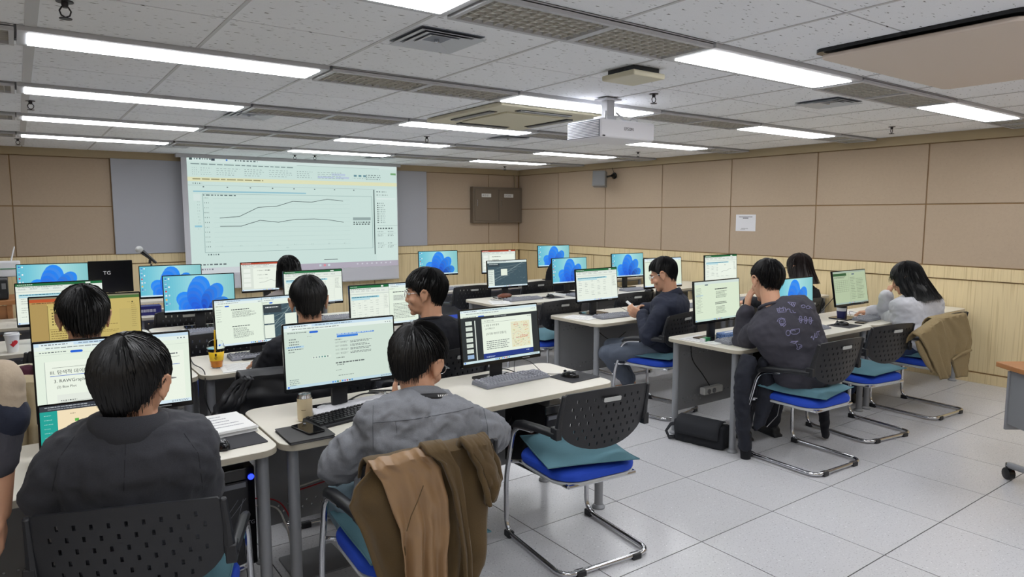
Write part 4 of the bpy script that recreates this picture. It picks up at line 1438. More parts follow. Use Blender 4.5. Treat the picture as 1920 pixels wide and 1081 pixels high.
def make_hair(parent, T, sc, style, m, vol=1.0, strands=900, seed=1, tilt=28, long=False, name='hair', part=0, spiky=0., wave=0):
    rn = random.Random(seed)
    c = V((0, -.014, .032))
    rad = V((.086 * vol, .106 * vol, .100 * (1 + (vol - 1) * .7)))
    cr = V((math.sin(R(part)), -math.sin(R(tilt)), math.cos(R(tilt)))).normalized()
    e1 = cr.cross(V((1, 0, 0))).normalized() * 1.0
    e2 = cr.cross(e1)
    def pos(phi, b, k=1.):
        d = cr * math.cos(phi) + (e1 * math.cos(b) + e2 * math.sin(b)) * math.sin(phi)
        if d.z < 0:
            v = -d.z
            u_ = v * 1.3
            hl = math.hypot(d.x, d.y) or 1e-6
            pr = max(.05, 1 - .20 * u_ - .30 * u_ * u_) / hl
            return c + V((d.x * rad.x * pr, d.y * rad.y * pr, -v * .156)) * k, d
        return c + V((d.x * rad.x, d.y * rad.y, d.z * rad.z)) * k, d
    zeq = c.z - .005
    def track(b):                                         # points from crown to the hair's end along one bearing
        P = []
        phi = .03
        while phi < PI * .93:
            p, d = pos(phi, b)
            az = abs(math.degrees(math.atan2(p.x, p.y)))
            ze = tab(style, az)
            if p.z < ze:
                break
            if long and p.z < zeq:
                break
            P.append((p, d))
            phi += .075
        if long and P and P[-1][0].z > tab(style, abs(math.degrees(math.atan2(P[-1][0].x, P[-1][0].y)))):
            p, d = P[-1]
            h = V((p.x - c.x, p.y - c.y, 0)).normalized()
            az = abs(math.degrees(math.atan2(p.x, p.y)))
            ze = tab(style, az)
            z = p.z
            while z > ze:
                z -= .016
                fr = (p.z - z)
                q = V((p.x, p.y, z)) + h * (.012 * math.sin(min(1, fr / .1) * PI / 2) + (.05 + .27 * max(0, min(1, (az - 65) / 60))) * max(0, fr - .07))
                P.append((q, h))
        return P
    NB, NK = 72, 18
    rows = [[] for _ in range(NK + 2)]
    for j in range(NB):
        b = 2 * PI * j / NB
        P = track(b)
        for i in range(NK + 1):
            t = i / NK * (len(P) - 1)
            k = min(int(t), len(P) - 2)
            p = P[k][0].lerp(P[k + 1][0], t - k)
            d = P[k][1].lerp(P[k + 1][1], t - k).normalized()
            g = noise.noise((math.cos(b) * 5 + seed, math.sin(b) * 5, t * .06)) * .006 * min(1, i / 6) + noise.noise((math.cos(b) * 14, math.sin(b) * 14 + seed, t * .1)) * .004 * min(1, i / 6)
            if long and wave:
                g += (.010 * noise.noise((math.cos(b) * 6, math.sin(b) * 6 + seed, t * .35)) + wave * .6 * math.sin(t * .8 + 3 * noise.noise((math.cos(b) * 3, math.sin(b) * 3, seed)))) * (i / NK) ** 2
                d = (d + V((0, 0, .6 * noise.noise((math.cos(b) * 9, math.sin(b) * 9, seed))))).normalized() if i > NK - 4 else d
            if i >= NK - 1:
                g -= .004
            rows[i].append(p + d * g)
        rows[NK + 1].append(c + (rows[NK][j] - c) * .86 + V((0, 0, .012)))
    mb = MB()
    for r_ in rows:
        r_.append(r_[0])
    mb.grid(rows)
    k = len(mb.v)
    mb.v.append(tuple(pos(0, 0, 1.0)[0]))
    for j in range(NB):
        mb.f.append((k, j + 1, j))
    for s in range(strands):
        b = rn.random() * 2 * PI
        P = track(b)
        n = len(P)
        if n < 5:
            continue
        a0 = int(rn.random() ** 1.5 * (n - 4) * .75)
        a1 = min(n - 1, a0 + 4 + int(rn.random() * (n - a0)))
        if a1 - a0 < 3:
            continue
        sw = (rn.random() - .5) * .22
        lift = .0015 + .005 * rn.random() + spiky * rn.random() ** 2 * .5
        pts, rr = [], []
        m_ = 6 if not long else 9
        for i in range(m_):
            t = a0 + (a1 - a0) * i / (m_ - 1)
            q = min(int(t), n - 2)
            p = P[q][0].lerp(P[q + 1][0], t - q)
            d = P[q][1].lerp(P[q + 1][1], t - q)
            f = i / (m_ - 1)
            sd = d.cross(V((0, 0, 1)))
            sd = sd.normalized() if sd.length > .05 else V((1, 0, 0))
            e = lift * math.sin(PI * min(1, f * .8 + .15)) + (spiky * f * f * .7 if a1 < n - 2 else 0)
            pts.append(p + d * e + sd * (sw * f * f * .12 + wave * math.sin(f * 7 + b * 3) * f))
            rr.append(.0030 * (1 - f * .9) * (.6 + .8 * rn.random()) if i else .0012)
        if a1 == n - 1:
            pts[-1] = pts[-1] + V((0, 0, -(.03 if wave else .008) * rn.random())) + P[-1][1] * ((.03 if wave else .004) * rn.random() ** 2)
        mb.tube(pts, rr, 3, cap=False)
    mb.v = [tuple((T @ M.Scale(sc, 4)) @ V(p)) for p in mb.v]
    return mb.build(name, m, parent, smooth=60)
def person(label, P, N, Hc, yaw, hd, SL, SR, L, Rr, cloth, hair, seat=True, knees=None, ankles=None, hs=1.06, voxel=.0075, glasses=None, garment='shirt', sleeve=1.0, neckband=True, fold=(.006, 9), shoes=True, grow=.022, arm=.016, hname='hair', trouser_mat=None, bulge=1.0, cloth_len=-.06, skin=None, torso_mid=None):
    """L and Rr: (elbow, wrist, finger direction, palm direction, curls); all in world coordinates"""
    P, N, Hc = V(P), V(N), V(Hc)
    root_loc = V((P.x, P.y, 0))
    W = M.Translation(root_loc) @ M.Rotation(R(yaw), 4, 'Z')
    I = W.inverted()
    loc = lambda p: I @ V(p)
    vec = lambda d: I.to_3x3() @ V(d)
    p, n, h, sl, sr = loc(P), loc(N), loc(Hc), loc(SL), loc(SR)
    n = n.lerp(h, .20)
    sl, sr = sl + V((0, 0, -.035)), sr + V((0, 0, -.035))
    ax1 = (sr - sl).normalized()
    ax0 = V((1, 0, 0))
    mid = torso_mid and loc(torso_mid) or p.lerp(n, .55) + V((0, -.045, 0))
    hw = I.to_3x3().to_4x4() @ M.Rotation(R(hd[0]), 4, 'Z') @ M.Rotation(R(-hd[1]), 4, 'X') @ M.Rotation(R(hd[2]), 4, 'Y')
    T = M.Translation(h) @ hw
    b = MB()
    torso(b, p, mid, n, ax0, ax1, 0, bulge=bulge)
    nk0 = n + (n - p).normalized() * -.02
    nk1 = T @ V((0, -.028 * hs, -.03 * hs))
    b.cap(nk0, nk1, .060 * hs, .057 * hs, 14)
    head_prims_T(b, T, hs)
    arms = []
    for S_, A, th in ((sl, L, 1), (sr, Rr, -1)):
        e, w_ = loc(A[0]), loc(A[1])
        b.cap(n - (n - p).normalized() * .02, S_, .050, .050)
        b.cap(S_, e, .050, .040)
        b.cap(e, w_, .040, .027)
        hand(b, w_, vec(A[2]), vec(A[3]), th * (A[5] if len(A) > 5 else 1), A[4] if len(A) > 4 and A[4] else (28, 34, 24))
        arms.append((S_, e, w_))
    if seat:
        kn = [loc(k) for k in knees] if knees else [V((-.13, .40, .50)), V((.13, .40, .50))]
        an = [loc(k) for k in ankles] if ankles else [V((-.13, .46, .09)), V((.13, .46, .09))]
    else:
        kn = [V((-.10, .03, .48)), V((.10, .03, .48))]
        an = [V((-.10, 0, .09)), V((.10, 0, .09))]
    hips = [p + V((-.09, .02, -.02)), p + V((.09, .02, -.02))]
    for a, k, q in zip(hips, kn, an):
        b.cap(a, k, .078, .056)
        b.cap(k, q, .054, .036)
        ft = (q - k)
        fd = V((0, 1, 0))
        b.cap(q + V((0, 0, -.035)), q + fd * .13 + V((0, 0, -.055)), .034, .028)
    me = remesh(b, voxel, 2, 'person')
    o = mesh_obj('person', me, skin or m_skin, None)
    o.location, o.rotation_euler = root_loc, (0, 0, R(yaw))
    tag(o, label, 'person')
    A = T @ M.Scale(hs, 4)
    for s in (-1, 1):
        MB().ell((s * .032, .081, .004), (.0125, .009, .0075), A, 12, 8).build('eye', m_eye, o)
        MB().ell((s * .032, .0885, .004), (.0055, .0025, .0058), A, 10, 6).build('iris', m_iris, o)
        MB().tube([A @ V((s * .014, .094, .024)), A @ V((s * .034, .094, .030)), A @ V((s * .052, .082, .025))], [.003, .0042, .002], 6).build('eyebrow', m_hair, o)
    MB().ell((0, .0955, -.0630), (.020, .005, .0042), A, 12, 6).ell((0, .0940, -.0720), (.017, .005, .0048), A, 12, 6).build('lips', m_lip, o)
    if glasses:
        rr, gm = glasses
        gb = MB()
        for s in (-1, 1):
            gb.tube([A @ V((s * .033 + rr * math.cos(a), .103, .004 + rr * .9 * math.sin(a))) for a in [2 * PI * q / 20 for q in range(21)]], .0013, 6)
            gb.tube([A @ V((s * (.033 + rr), .102, .008)), A @ V((s * .078, .085, .010)), A @ V((s * .088, .0, .012)), A @ V((s * .086, -.015, -.002))], .0014, 6)
        gb.tube([A @ V((-.012, .104, .008)), A @ V((0, .107, .011)), A @ V((.012, .104, .008))], .0013, 6)
        go = gb.build('spectacles', gm, o)
        for s in (-1, 1):
            MB().ext([(rr * .96 * math.cos(2 * PI * q / 18), rr * .86 * math.sin(2 * PI * q / 18)) for q in range(18)], -.0006, .0006, A @ M.Translation((s * .033, .103, .004)) @ M.Rotation(R(90), 4, 'X')).build('lens', m_lens, go)
    # clothes
    cm, tm_ = cloth
    g = MB()
    torso(g, p, mid, n, ax0, ax1, grow, bulge=bulge, lo=cloth_len)
    for (S_, e, w_) in arms:
        g.cap(n - (n - p).normalized() * .035, S_, .052 + arm * .5, .054 + arm * .8)
        g.cap(S_, e, .054 + arm * .8, .046 + arm)
        if sleeve > .05:
            q = e.lerp(w_, min(1, sleeve))
            g.cap(e, q, .046 + arm, .034 + arm * .75)
    me = remesh(g, .0085, 4, garment)
    folds(me, fold[0], fold[1], len(label) % 50)
    folds(me, fold[0] * .35, fold[1] * 2.7, len(label) % 31)
    go = mesh_obj(garment, me, cm, o)
    if neckband:
        up = (nk1 - nk0).normalized()
        mb = MB()
        c0 = n - up * .026
        s1 = ax1
        f1 = up.cross(s1).normalized()
        mb.tube([c0 + s1 * (.074 * math.cos(a)) + f1 * (.074 * math.sin(a)) + up * (.012 - .016 * math.sin(a)) for a in [2 * PI * q / 24 for q in range(25)]], .010, 8)
        mb.build('neckband', cm, o)
    t = MB()
    t.ell(p + V((0, .01, 0)), (.175, .135, .095), n=18, m=12)
    for a, k, q in zip(hips, kn, an):
        t.cap(a, k, .092, .068)
        t.cap(k, k.lerp(q, .96 if shoes else .86), .068, .056)
    me = remesh(t, .0095, 4, 'trousers')
    folds(me, .006, 9, 3)
    mesh_obj('trousers', me, tm_, o)
    if shoes:
        for q in an:
            s_ = MB()
            s_.cap(q + V((0, -.035, -.045)), q + V((0, .12, -.052)), .040, .036)
            s_.ell(q + V((0, .0, -.02)), (.042, .05, .04))
            s_.box(q + V((0, .045, -.079)), (.078, .245, .022))
            mesh_obj('shoe', remesh(s_, .008, 3, 'shoe'), m_black, o)
    style, kw = hair
    make_hair(o, T, hs, style, kw.pop('m', m_hair), name=hname, **kw)
    o['_T'] = 0
    return o, T, W, (n, nk1, ax1, p, mid, arms, go)
m_suit = mat('charcoal_wool', (50, 51, 57), .95, noise_scale=260, var=.22, bump=.2, bump_scale=380, sheen=.05)
m_shirt = mat('grey_chambray', (124, 126, 132), .95, noise_scale=300, var=.2, bump=.25, bump_scale=420)
m_maroon = mat('maroon_knit', (74, 28, 46), .95, noise_scale=120, var=.15, bump=.2)
m_blackcloth = mat('black_cotton', (22, 23, 30), .95, noise_scale=90, var=.12, bump=.15)
m_taupe = mat('beige_grey_knit', (150, 140, 138), .95, noise_scale=150, var=.06, bump=.15)
m_navy = mat('navy_cloth', (28, 34, 52), .85, noise_scale=200, var=.12, bump=.15)
m_sweat = mat('charcoal_sweatshirt', (62, 61, 70), .95, noise_scale=240, var=.08, bump=.15)
m_white_sweat = mat('pale_grey_sweatshirt', (198, 198, 204), .95, noise_scale=60, var=.04, bump=.15)
m_trouser = mat('dark_trousers', (36, 38, 46), .9, noise_scale=200, var=.1)
m_slate = mat('slate_trousers', (88, 96, 110), .85, noise_scale=120, var=.08)
m_denim = mat('dark_denim', (44, 60, 92), .9, noise_scale=260, var=.2, bump=.15)
m_pale_denim = mat('pale_denim', (128, 150, 164), .9, noise_scale=260, var=.15, bump=.15)
FW = (0, 1, -.15)
DN = (0, 0, -1)
def desk_hands(eL, wL, eR, wR, d=(0, 1, -.12)):
    return (eL, wL, d, DN), (eR, wR, d, DN)

# dark-suited man, front left
N1 = at(240, 800, 2.18)
l_, r_ = desk_hands(at(98, 925, 2.24), (.14, 2.62, .765), at(368, 915, 2.20), (.46, 2.58, .765))
o1, T1, W1, K1 = person('man in a charcoal suit jacket seen from behind at the front left', (.27, 2.36, .56), N1, at(249, 718, 2.20), -16, (-34, 8, 2), at(112, 862, 2.22), at(362, 846, 2.16), l_, r_, (m_suit, m_trouser), (BOWL, dict(vol=1.09, strands=2200, seed=3, tilt=24)), hs=1.05, glasses=(.022, m_rim), garment='suit_jacket', neckband=False, fold=(.009, 7), grow=.034, arm=.026, bulge=1.08)
# grey-shirted man with lanyard
N2 = at(792, 752, 2.20)
o2, T2, W2_, K2 = person('man in a grey shirt with a black lanyard, brown coat on his chair', (1.13, 2.19, .54), N2, at(785, 680, 2.25), -26, (-62, 22, 4), at(690, 806, 2.27), at(896, 790, 2.13), (at(634, 868, 2.36), at(742, 765, 2.58), (.1, .25, 1), (.7, -.4, 0), (14, 14, 10)), (at(925, 812, 2.30), (1.52, 2.62, .77), FW, DN), (m_shirt, m_pale_denim), (SHORT, dict(vol=1.07, strands=2400, seed=8, tilt=40, spiky=.012)), hs=1.06, knees=[(.955, 2.46, .52), (1.42, 2.52, .50)], ankles=[(1.16, 2.44, .09), (1.45, 2.56, .09)], glasses=(.021, m_rim), neckband=False, fold=(.014, 8), grow=.030, arm=.020, bulge=1.08)
# man in maroon
l_, r_ = desk_hands((.0, 3.72, .80), (.08, 4.05, .765), (.46, 3.7, .80), (.42, 4.05, .765))
l_ = (at(50, 712, 3.62), (.06, 3.98, .77), FW, DN)
o3 = person('man with thick black hair in a maroon top before the amber screen', (.22, 3.62, .55), at(158, 662, 3.54), at(157, 597, 3.58), 0, (2, 6, 0), at(92, 700, 3.58), at(225, 694, 3.54), l_, r_, (m_maroon, m_trouser), (SHORT, dict(vol=1.04, strands=1800, seed=4, tilt=20, spiky=.014)), hs=1.08)[0]
# man in black sweater
l_, r_ = desk_hands((1.02, 3.66, .78), (1.10, 4.0, .765), (1.52, 3.66, .78), (1.45, 4.0, .765))
o4 = person('person in a black sweater with a bowl haircut and visible ears, centre left', (1.28, 3.62, .55), at(582, 622, 3.57), at(579, 566, 3.60), -6, (-14, 10, -2), at(516, 648, 3.6), at(648, 640, 3.54), l_, r_, (m_blackcloth, m_trouser), ([(0, .036), (45, .03), (60, .015), (76, -.01), (90, .012), (112, .006), (126, -.035), (150, -.082), (180, -.09)], dict(vol=1.05, strands=1500, seed=5, tilt=22)), hs=1.05)[0]
# young man with round glasses in profile
l_, r_ = desk_hands((1.74, 3.72, .78), (1.86, 4.02, .765), (2.22, 3.62, .80), (2.2, 3.98, .765))
o5 = person('young man in black with round glasses, face in left profile', (2.0, 3.58, .55), at(812, 606, 3.53), at(797, 549, 3.57), 8, (52, 4, 0), at(750, 640, 3.60), at(868, 632, 3.46), l_, r_, (m_blackcloth, m_trouser), (FRINGE, dict(vol=1.08, strands=2200, seed=6, tilt=16, spiky=.006)), hs=1.08, glasses=(.024, m_rim))[0]
# woman in beige-grey
l_, r_ = desk_hands((1.72, 6.3, .78), (1.82, 6.6, .765), (2.2, 6.3, .78), (2.12, 6.6, .765))
o6 = person('woman with straight black bob in a beige-grey top before the projection', (1.96, 6.28, .54), at(533, 553, 6.2), at(541, 508, 6.25), 0, (0, 6, 0), at(502, 577, 6.22), at(572, 575, 6.2), l_, r_, (m_taupe, m_trouser), (BOB, dict(vol=1.12, strands=900, seed=7, tilt=6, long=True)), hs=1.02)[0]
# man in navy jacket with phone
kn = [(3.93, 4.08, .47), (4.10, 4.20, .49)]
an = [(4.24, 4.10, .15), (4.38, 4.22, .12)]
o7, T7, W7, K7 = person('man in a navy jacket and glasses looking down at a phone', (4.26, 3.80, .55), at(1262, 556, 3.72), at(1243, 514, 3.78), 32, (34, 22, 0), at(1238, 582, 3.66), at(1268, 570, 3.86),
     (at(1216, 630, 3.72), at(1205, 590, 3.93), (-.55, .62, .35), (.55, .55, .25), (36, 40, 30)), ((4.38, 4.08, .80), at(1216, 577, 4.06), (-.9, .25, .15), (.1, -.5, -.85), (30, 36, 30)),
     (m_navy, m_slate), (SHORT, dict(vol=1.06, strands=1200, seed=9, tilt=24)), knees=kn, ankles=an, hs=1.03, voxel=.0055, glasses=(.021, m_rim), garment='jacket', neckband=False, fold=(.008, 7), shoes=False, grow=.03, arm=.02)
# man in patterned sweatshirt, hand at ear
o8, T8, W8, K8 = person('man in a dark sweatshirt printed with line doodles, hand at his ear', (4.20, 2.44, .55), at(1446, 582, 2.60), at(1437, 527, 2.68), -14, (-24, 16, 6), at(1420, 612, 2.68), at(1512, 604, 2.50),
     (at(1394, 640, 2.84), at(1399, 584, 2.80), (.10, -.08, 1), (.8, -.5, -.1), (10, 16, 14)), ((4.46, 2.72, .79), (4.40, 2.96, .765), (-.3, 1, -.1), DN), (m_sweat, m_trouser),
     (SHORT, dict(vol=1.05, strands=1700, seed=10, tilt=22, spiky=.014)), hs=1.04, voxel=.0055, garment='sweatshirt', fold=(.009, 6), grow=.036, arm=.024, bulge=1.12)
# woman in pale sweatshirt
o9, T9, W9, K9 = person('woman with wavy black hair in a pale sweatshirt, hand at her mouth', (5.98, 2.56, .55), at(1718, 558, 2.60), at(1699, 522, 2.66), 6, (22, 18, 0), at(1686, 586, 2.68), at(1748, 584, 2.52),
     (at(1657, 604, 2.90), at(1662, 556, 2.86), (.35, -.18, .9), (.75, -.55, .1), (50, 62, 40)), ((6.20, 2.78, .79), (6.10, 2.98, .765), (-.4, 1, -.1), DN), (m_white_sweat, m_denim),
     (LONG, dict(vol=1.12, strands=1500, seed=11, tilt=10, long=True, wave=.012)), hs=1.0, voxel=.0055, garment='sweatshirt', fold=(.009, 6), grow=.034, arm=.024, hname='long_hair')
# person behind the petal monitor
l_, r_ = desk_hands((5.74, 3.72, .80), (5.82, 4.06, .765), (6.22, 3.72, .80), (6.14, 4.06, .765))
o10 = person('person with dark brown hair in black, mostly hidden behind a wallpaper monitor', (5.98, 3.66, .55), at(1503, 540, 3.62), at(1497, 502, 3.65), 0, (4, 8, 0), at(1473, 560, 3.66), at(1532, 562, 3.58), l_, r_, (m_blackcloth, m_trouser), (BOB, dict(vol=1.10, strands=700, seed=12, tilt=8, long=True, m=m_hair_b)), hs=1.0)[0]
# ------------------------------------------------------------------ clothing details and garments
def pl(P, t):
    x = t * (len(P) - 1)
    k = min(int(x), len(P) - 2)
    a, b = V(P[k]), V(P[k + 1])
    return a.lerp(b, x - k)
def sheet(name, left, right, m, parent=None, nc=36, nr=30, amp=.012, waves=4., ph=0., tilt=.0, grow=1., th=.005, back=0., noise_amp=.006, seed=0, hem=.0, puff=0):
    """cloth hanging between two edges (lists of world points, top to bottom); folds run downward; back > 0 turns the top over a chair back"""
    rows = []
    nb = 5 if back else 0
    for i in range(-nb, nr + 1):
        v = max(0, i) / nr
        a, b = pl(left, v), pl(right, v)
        r_ = []
        for j in range(nc + 1):
            u = j / nc
            p = a.lerp(b, u)
            q = V((u * waves * 1.3 + seed, v * 1.1 + seed * .37, seed))
            w_ = math.sin(2 * PI * (u * waves + ph + .18 * math.sin(v * 3 + seed) + .3 * noise.noise(q))) * amp * (.25 + grow * v)
            w_ += noise.noise((u * 7 + seed, v * 6, 1)) * noise_amp
            if puff:
                w_ -= abs(math.sin(PI * v * puff)) * .014
            p = p + V((0, -w_ - amp, hem * math.sin(u * 9 + seed) * v))
            if i < 0:
                s = -i / nb
                p = p + V((0, back * math.sin(s * PI / 2) * 1.2, .018 * math.sin(s * PI) - .10 * max(0, s - .4)))
            r_.append(p)
        rows.append(r_)
    o = MB().grid(rows).build(name, m, parent, smooth=70, fix=False)
    sm = o.modifiers.new('thickness', 'SOLIDIFY')
    sm.thickness = th
    sm.offset = 0
    return o
def A_(pts, Y):
    return [at(x, y, Y) for x, y in pts]
m_coat = mat('olive_brown_wool', (86, 68, 40), .98, noise_scale=500, var=.22, bump=.3, bump_scale=500, sheen=.1)
m_lining = mat('tan_satin_lining', (142, 112, 80), .42, noise_scale=30, var=.04)
m_cardigan = mat('tan_knit', (142, 124, 90), .98, noise_scale=260, var=.25, bump=.5, bump_scale=260)
m_puffer = mat('black_padded_nylon', (28, 29, 34), .5, noise_scale=40, var=.1, bump=.1)
m_jacket = mat('dark_navy_fleece', (26, 29, 40), .9, noise_scale=160, var=.15, bump=.2)
m_cream = mat('beige_cotton', (186, 170, 138), .95, noise_scale=120, var=.06, bump=.15)
Yc = 1.885
coat = sheet('coat', A_([(692, 877), (660, 912), (648, 944), (668, 985), (690, 1045), (712, 1110), (722, 1150)], Yc), A_([(914, 828), (919, 876), (908, 940), (905, 1000), (900, 1050), (884, 1085), (872, 1130)], Yc), m_coat, None, 56, 40, .016, 4.2, .3, seed=2, back=.085, noise_amp=.012)
tag(coat, 'olive brown wool coat with tan lining hung over the nearest occupied chair', 'coat')
sheet('lining', A_([(696, 878), (712, 900), (730, 950), (744, 990), (752, 1040), (758, 1150)], Yc - .035), A_([(802, 850), (822, 874), (836, 930), (842, 985), (838, 1040), (842, 1150)], Yc - .035), m_lining, coat, 44, 34, .012, 3.4, .1, seed=5, th=.003, back=.05, noise_amp=.010)
sheet('lapel', A_([(798, 848), (826, 866), (848, 920), (858, 980), (866, 1040), (874, 1150)], Yc - .06), A_([(838, 842), (858, 874), (868, 930), (876, 990), (882, 1040), (884, 1150)], Yc - .06), m_coat, coat, 12, 30, .006, .9, .2, seed=1, th=.014, back=.06, noise_amp=.003)
sheet('sleeve', A_([(872, 838), (896, 876), (905, 915), (908, 944)], Yc - .05), A_([(918, 828), (930, 862), (941, 896), (922, 930)], Yc - .02), m_coat, coat, 18, 20, .012, 1.4, .4, seed=7, th=.02, back=.06, noise_amp=.010)
sm = MB()
sm.tube([p + V((0, -.024, 0)) for p in A_([(787, 905), (776, 935), (764, 962), (756, 990)], Yc - .045)], .0016, 5)
sm.build('seam', m_coat, coat)
# cardigan on the chair by the right wall
Yk = 2.255
card = sheet('cardigan', A_([(1752, 600), (1764, 630), (1774, 655), (1779, 674)], Yk), A_([(1809, 588), (1816, 615), (1820, 638), (1815, 655)], Yk), m_cardigan, None, 24, 20, .008, 2., .2, seed=3, back=.08, th=.008, noise_amp=.008)
tag(card, 'tan knitted cardigan draped over the chair of the woman in the pale sweatshirt', 'cardigan')
sheet('front_panel', A_([(1720, 630), (1736, 655), (1750, 685), (1763, 711)], Yk - .04), A_([(1762, 600), (1770, 630), (1776, 668), (1779, 704)], Yk - .04), m_cardigan, card, 20, 22, .010, 1.6, .5, seed=6, th=.010, back=.07, noise_amp=.008)
sheet('sleeve', A_([(1714, 640), (1720, 660), (1732, 682), (1742, 696)], Yk - .02), A_([(1734, 630), (1742, 655), (1750, 680), (1754, 698)], Yk - .02), m_cardigan, card, 12, 16, .010, 1., .3, seed=9, th=.016)
sheet('sleeve', A_([(1780, 668), (1785, 685), (1789, 707)], Yk + .02), A_([(1816, 655), (1812, 680), (1808, 705)], Yk + .02), m_cardigan, card, 12, 12, .008, 1., .1, seed=4, th=.016)
rb = MB()
rb.tube([p + V((0, -.02, 0)) for p in A_([(1779, 674), (1796, 662), (1815, 655)], Yk)], .011, 8)
rb.build('ribbed_hem', m_cardigan, card)
# padded jacket on the black-sweater chair
Yp = 3.36
puf = sheet('padded_jacket', A_([(450, 708), (440, 735), (428, 765), (424, 800), (426, 840)], Yp), A_([(622, 690), (628, 720), (632, 760), (632, 800), (630, 840)], Yp), m_puffer, None, 34, 44, .008, 3., .1, seed=8, back=.09, th=.02, puff=3, noise_amp=.012)
tag(puf, 'black padded jacket hung on the chair of the man in the black sweater', 'jacket')
sheet('sleeve', A_([(452, 706), (426, 732), (402, 765), (388, 792)], Yp - .04), A_([(474, 706), (462, 738), (446, 772), (424, 806)], Yp - .04), m_puffer, puf, 16, 30, .010, 1., .2, seed=3, th=.03, puff=2, noise_amp=.012)
# beige coat on the maroon man's chair
bc = sheet('beige_coat', A_([(22, 716), (30, 760), (36, 800), (40, 850)], 3.36), A_([(120, 716), (118, 760), (112, 800), (108, 850)], 3.36), m_cream, None, 24, 24, .014, 3., .2, seed=4, back=.09, th=.008, noise_amp=.010)
tag(bc, 'beige coat hanging on the chair behind the left edge of the lecture notes monitor', 'coat')
# jacket hanging beside the patterned sweatshirt
nj = MB()
P_ = A_([(1432, 672), (1438, 712), (1434, 752), (1424, 792), (1416, 806)], 2.62)
nj.tube(P_, [.05, .085, .088, .055, .018], 14, flat=.55)
jb = remesh(nj, .009, 4, 'hanging_jacket')
folds(jb, .008, 10, 4)
jk = mesh_obj('hanging_jacket', jb, m_jacket, None)
tag(jk, 'dark navy jacket hanging to the floor at the left of the patterned sweatshirt chair', 'jacket')
sl_ = MB()
P_ = A_([(1406, 672), (1393, 700), (1391, 745), (1393, 800), (1397, 838)], 2.66)
sl_.tube(P_, [.065, .062, .056, .053, .048], 14, flat=.8)
me = remesh(sl_, .009, 3, 'sleeve')
folds(me, .009, 11, 6)
mesh_obj('sleeve', me, m_jacket, jk)
sl_ = MB()
sl_.tube(A_([(1397, 834), (1398, 846), (1398, 858)], 2.66), [.042, .035, .033], 16)
sl_.build('cuff', m_blackcloth, jk)
z_ = MB()
z_.tube([p + V((0, -.055, 0)) for p in A_([(1441, 680), (1450, 705), (1452, 735), (1444, 775), (1424, 796)], 2.62)], .0028, 6)
z_.build('zip', m_leg, jk)
sl_ = MB()
sl_.tube([(4.55, 2.58, .40), (4.60, 2.56, .26), (4.64, 2.56, .13)], [.075, .062, .05], 14, flat=.6)
sl_.tube([(4.64, 2.56, .14), (4.66, 2.56, .02)], [.045, .04], 12, flat=.6)
me = remesh(sl_, .009, 3, 'sleeve')
folds(me, .006, 11, 2)
mesh_obj('sleeve', me, m_blackcloth, jk)

# collars, lanyard, seams
def bvh_of(o):
    me = o.data
    return BVHTree.FromPolygons([v.co.copy() for v in me.vertices], [tuple(p.vertices) for p in me.polygons])
def collar(o, K, m, r0=.066, r1=.082, up0=.030, dn=-.022, lean=.5, arcd=250, name='collar', th=.006, base=-.008):
    n, nk, s, p = K[0], K[1], K[2], K[3]
    up = (nk - n).normalized()
    f = up.cross(s).normalized()
    rows = []
    prof = [(r0, base - .01, 0), (r0 + .001, up0 * .7, 0), ((r0 + r1) / 2, up0, 0), (r1, up0 * .7, 0), (r1 + .012, dn, 0)]
    for q in range(33):
        a = R(-90 - arcd / 2 + arcd * q / 32)
        d = s * math.cos(a) + f * math.sin(a)
        back = .5 - .5 * math.sin(a)
        rows.append([n + d * (rr + .004 * (1 - back)) + up * (h * (.55 + .45 * back) - (1 - back) * .028) for rr, h, _ in prof])
    c = MB().grid(rows).build(name, m, o, smooth=70, fix=False)
    sm_ = c.modifiers.new('t', 'SOLIDIFY')
    sm_.thickness = th
    sm_.offset = 0
    return c
collar(o1, K1, m_suit, .070, .094, .036, -.036, th=.010)
collar(o2, K2, m_shirt, .066, .080, .036, .004)
collar(o7, K7, m_navy, .066, .080, .030, -.022)
m_lanyard = mat('black_lanyard', (18, 18, 22), .6)
n, nk, s, p = K2[:4]
up = (nk - n).normalized()
f = up.cross(s).normalized()
def ring(o, K, m, r, h0, h1, name, arcd=250):
    rows = []
    for q in range(41):
        a = R(-90 - arcd / 2 + arcd * q / 40)
        d = s * math.cos(a) + f * math.sin(a)
        back = .5 - .5 * math.sin(a)
        rows.append([n + d * (r + .010 * (hh < .01) + .004 * (1 - back)) + up * (hh * (.55 + .45 * back) - (1 - back) * .028) for hh in (h0, h1)])
    c = MB().grid(rows).build(name, m, o, smooth=70, fix=False)
    c.modifiers.new('t', 'SOLIDIFY').thickness = .003
    return c
ly = ring(o2, K2, m_lanyard, .094, .010, -.010, 'lanyard')
lt = MB()
for k in range(9):
    a = R(-62 + 5.2 * k)
    d = s * math.cos(a) + f * math.sin(a)
    t_ = (-s * math.sin(a) + f * math.cos(a))
    back = .5 - .5 * math.sin(a)
    c_ = n + d * (.101 + .004 * (1 - back)) + up * (.000 * (.55 + .45 * back) - (1 - back) * .028)
    lt.add([c_ - t_ * .0026 - up * .004, c_ + t_ * .0026 - up * .004, c_ + t_ * .0022 + up * .004, c_ - t_ * .0022 + up * .004], [(0, 1, 2, 3)])
lt.build('lettering', m_paper, ly, smooth=0, fix=False)
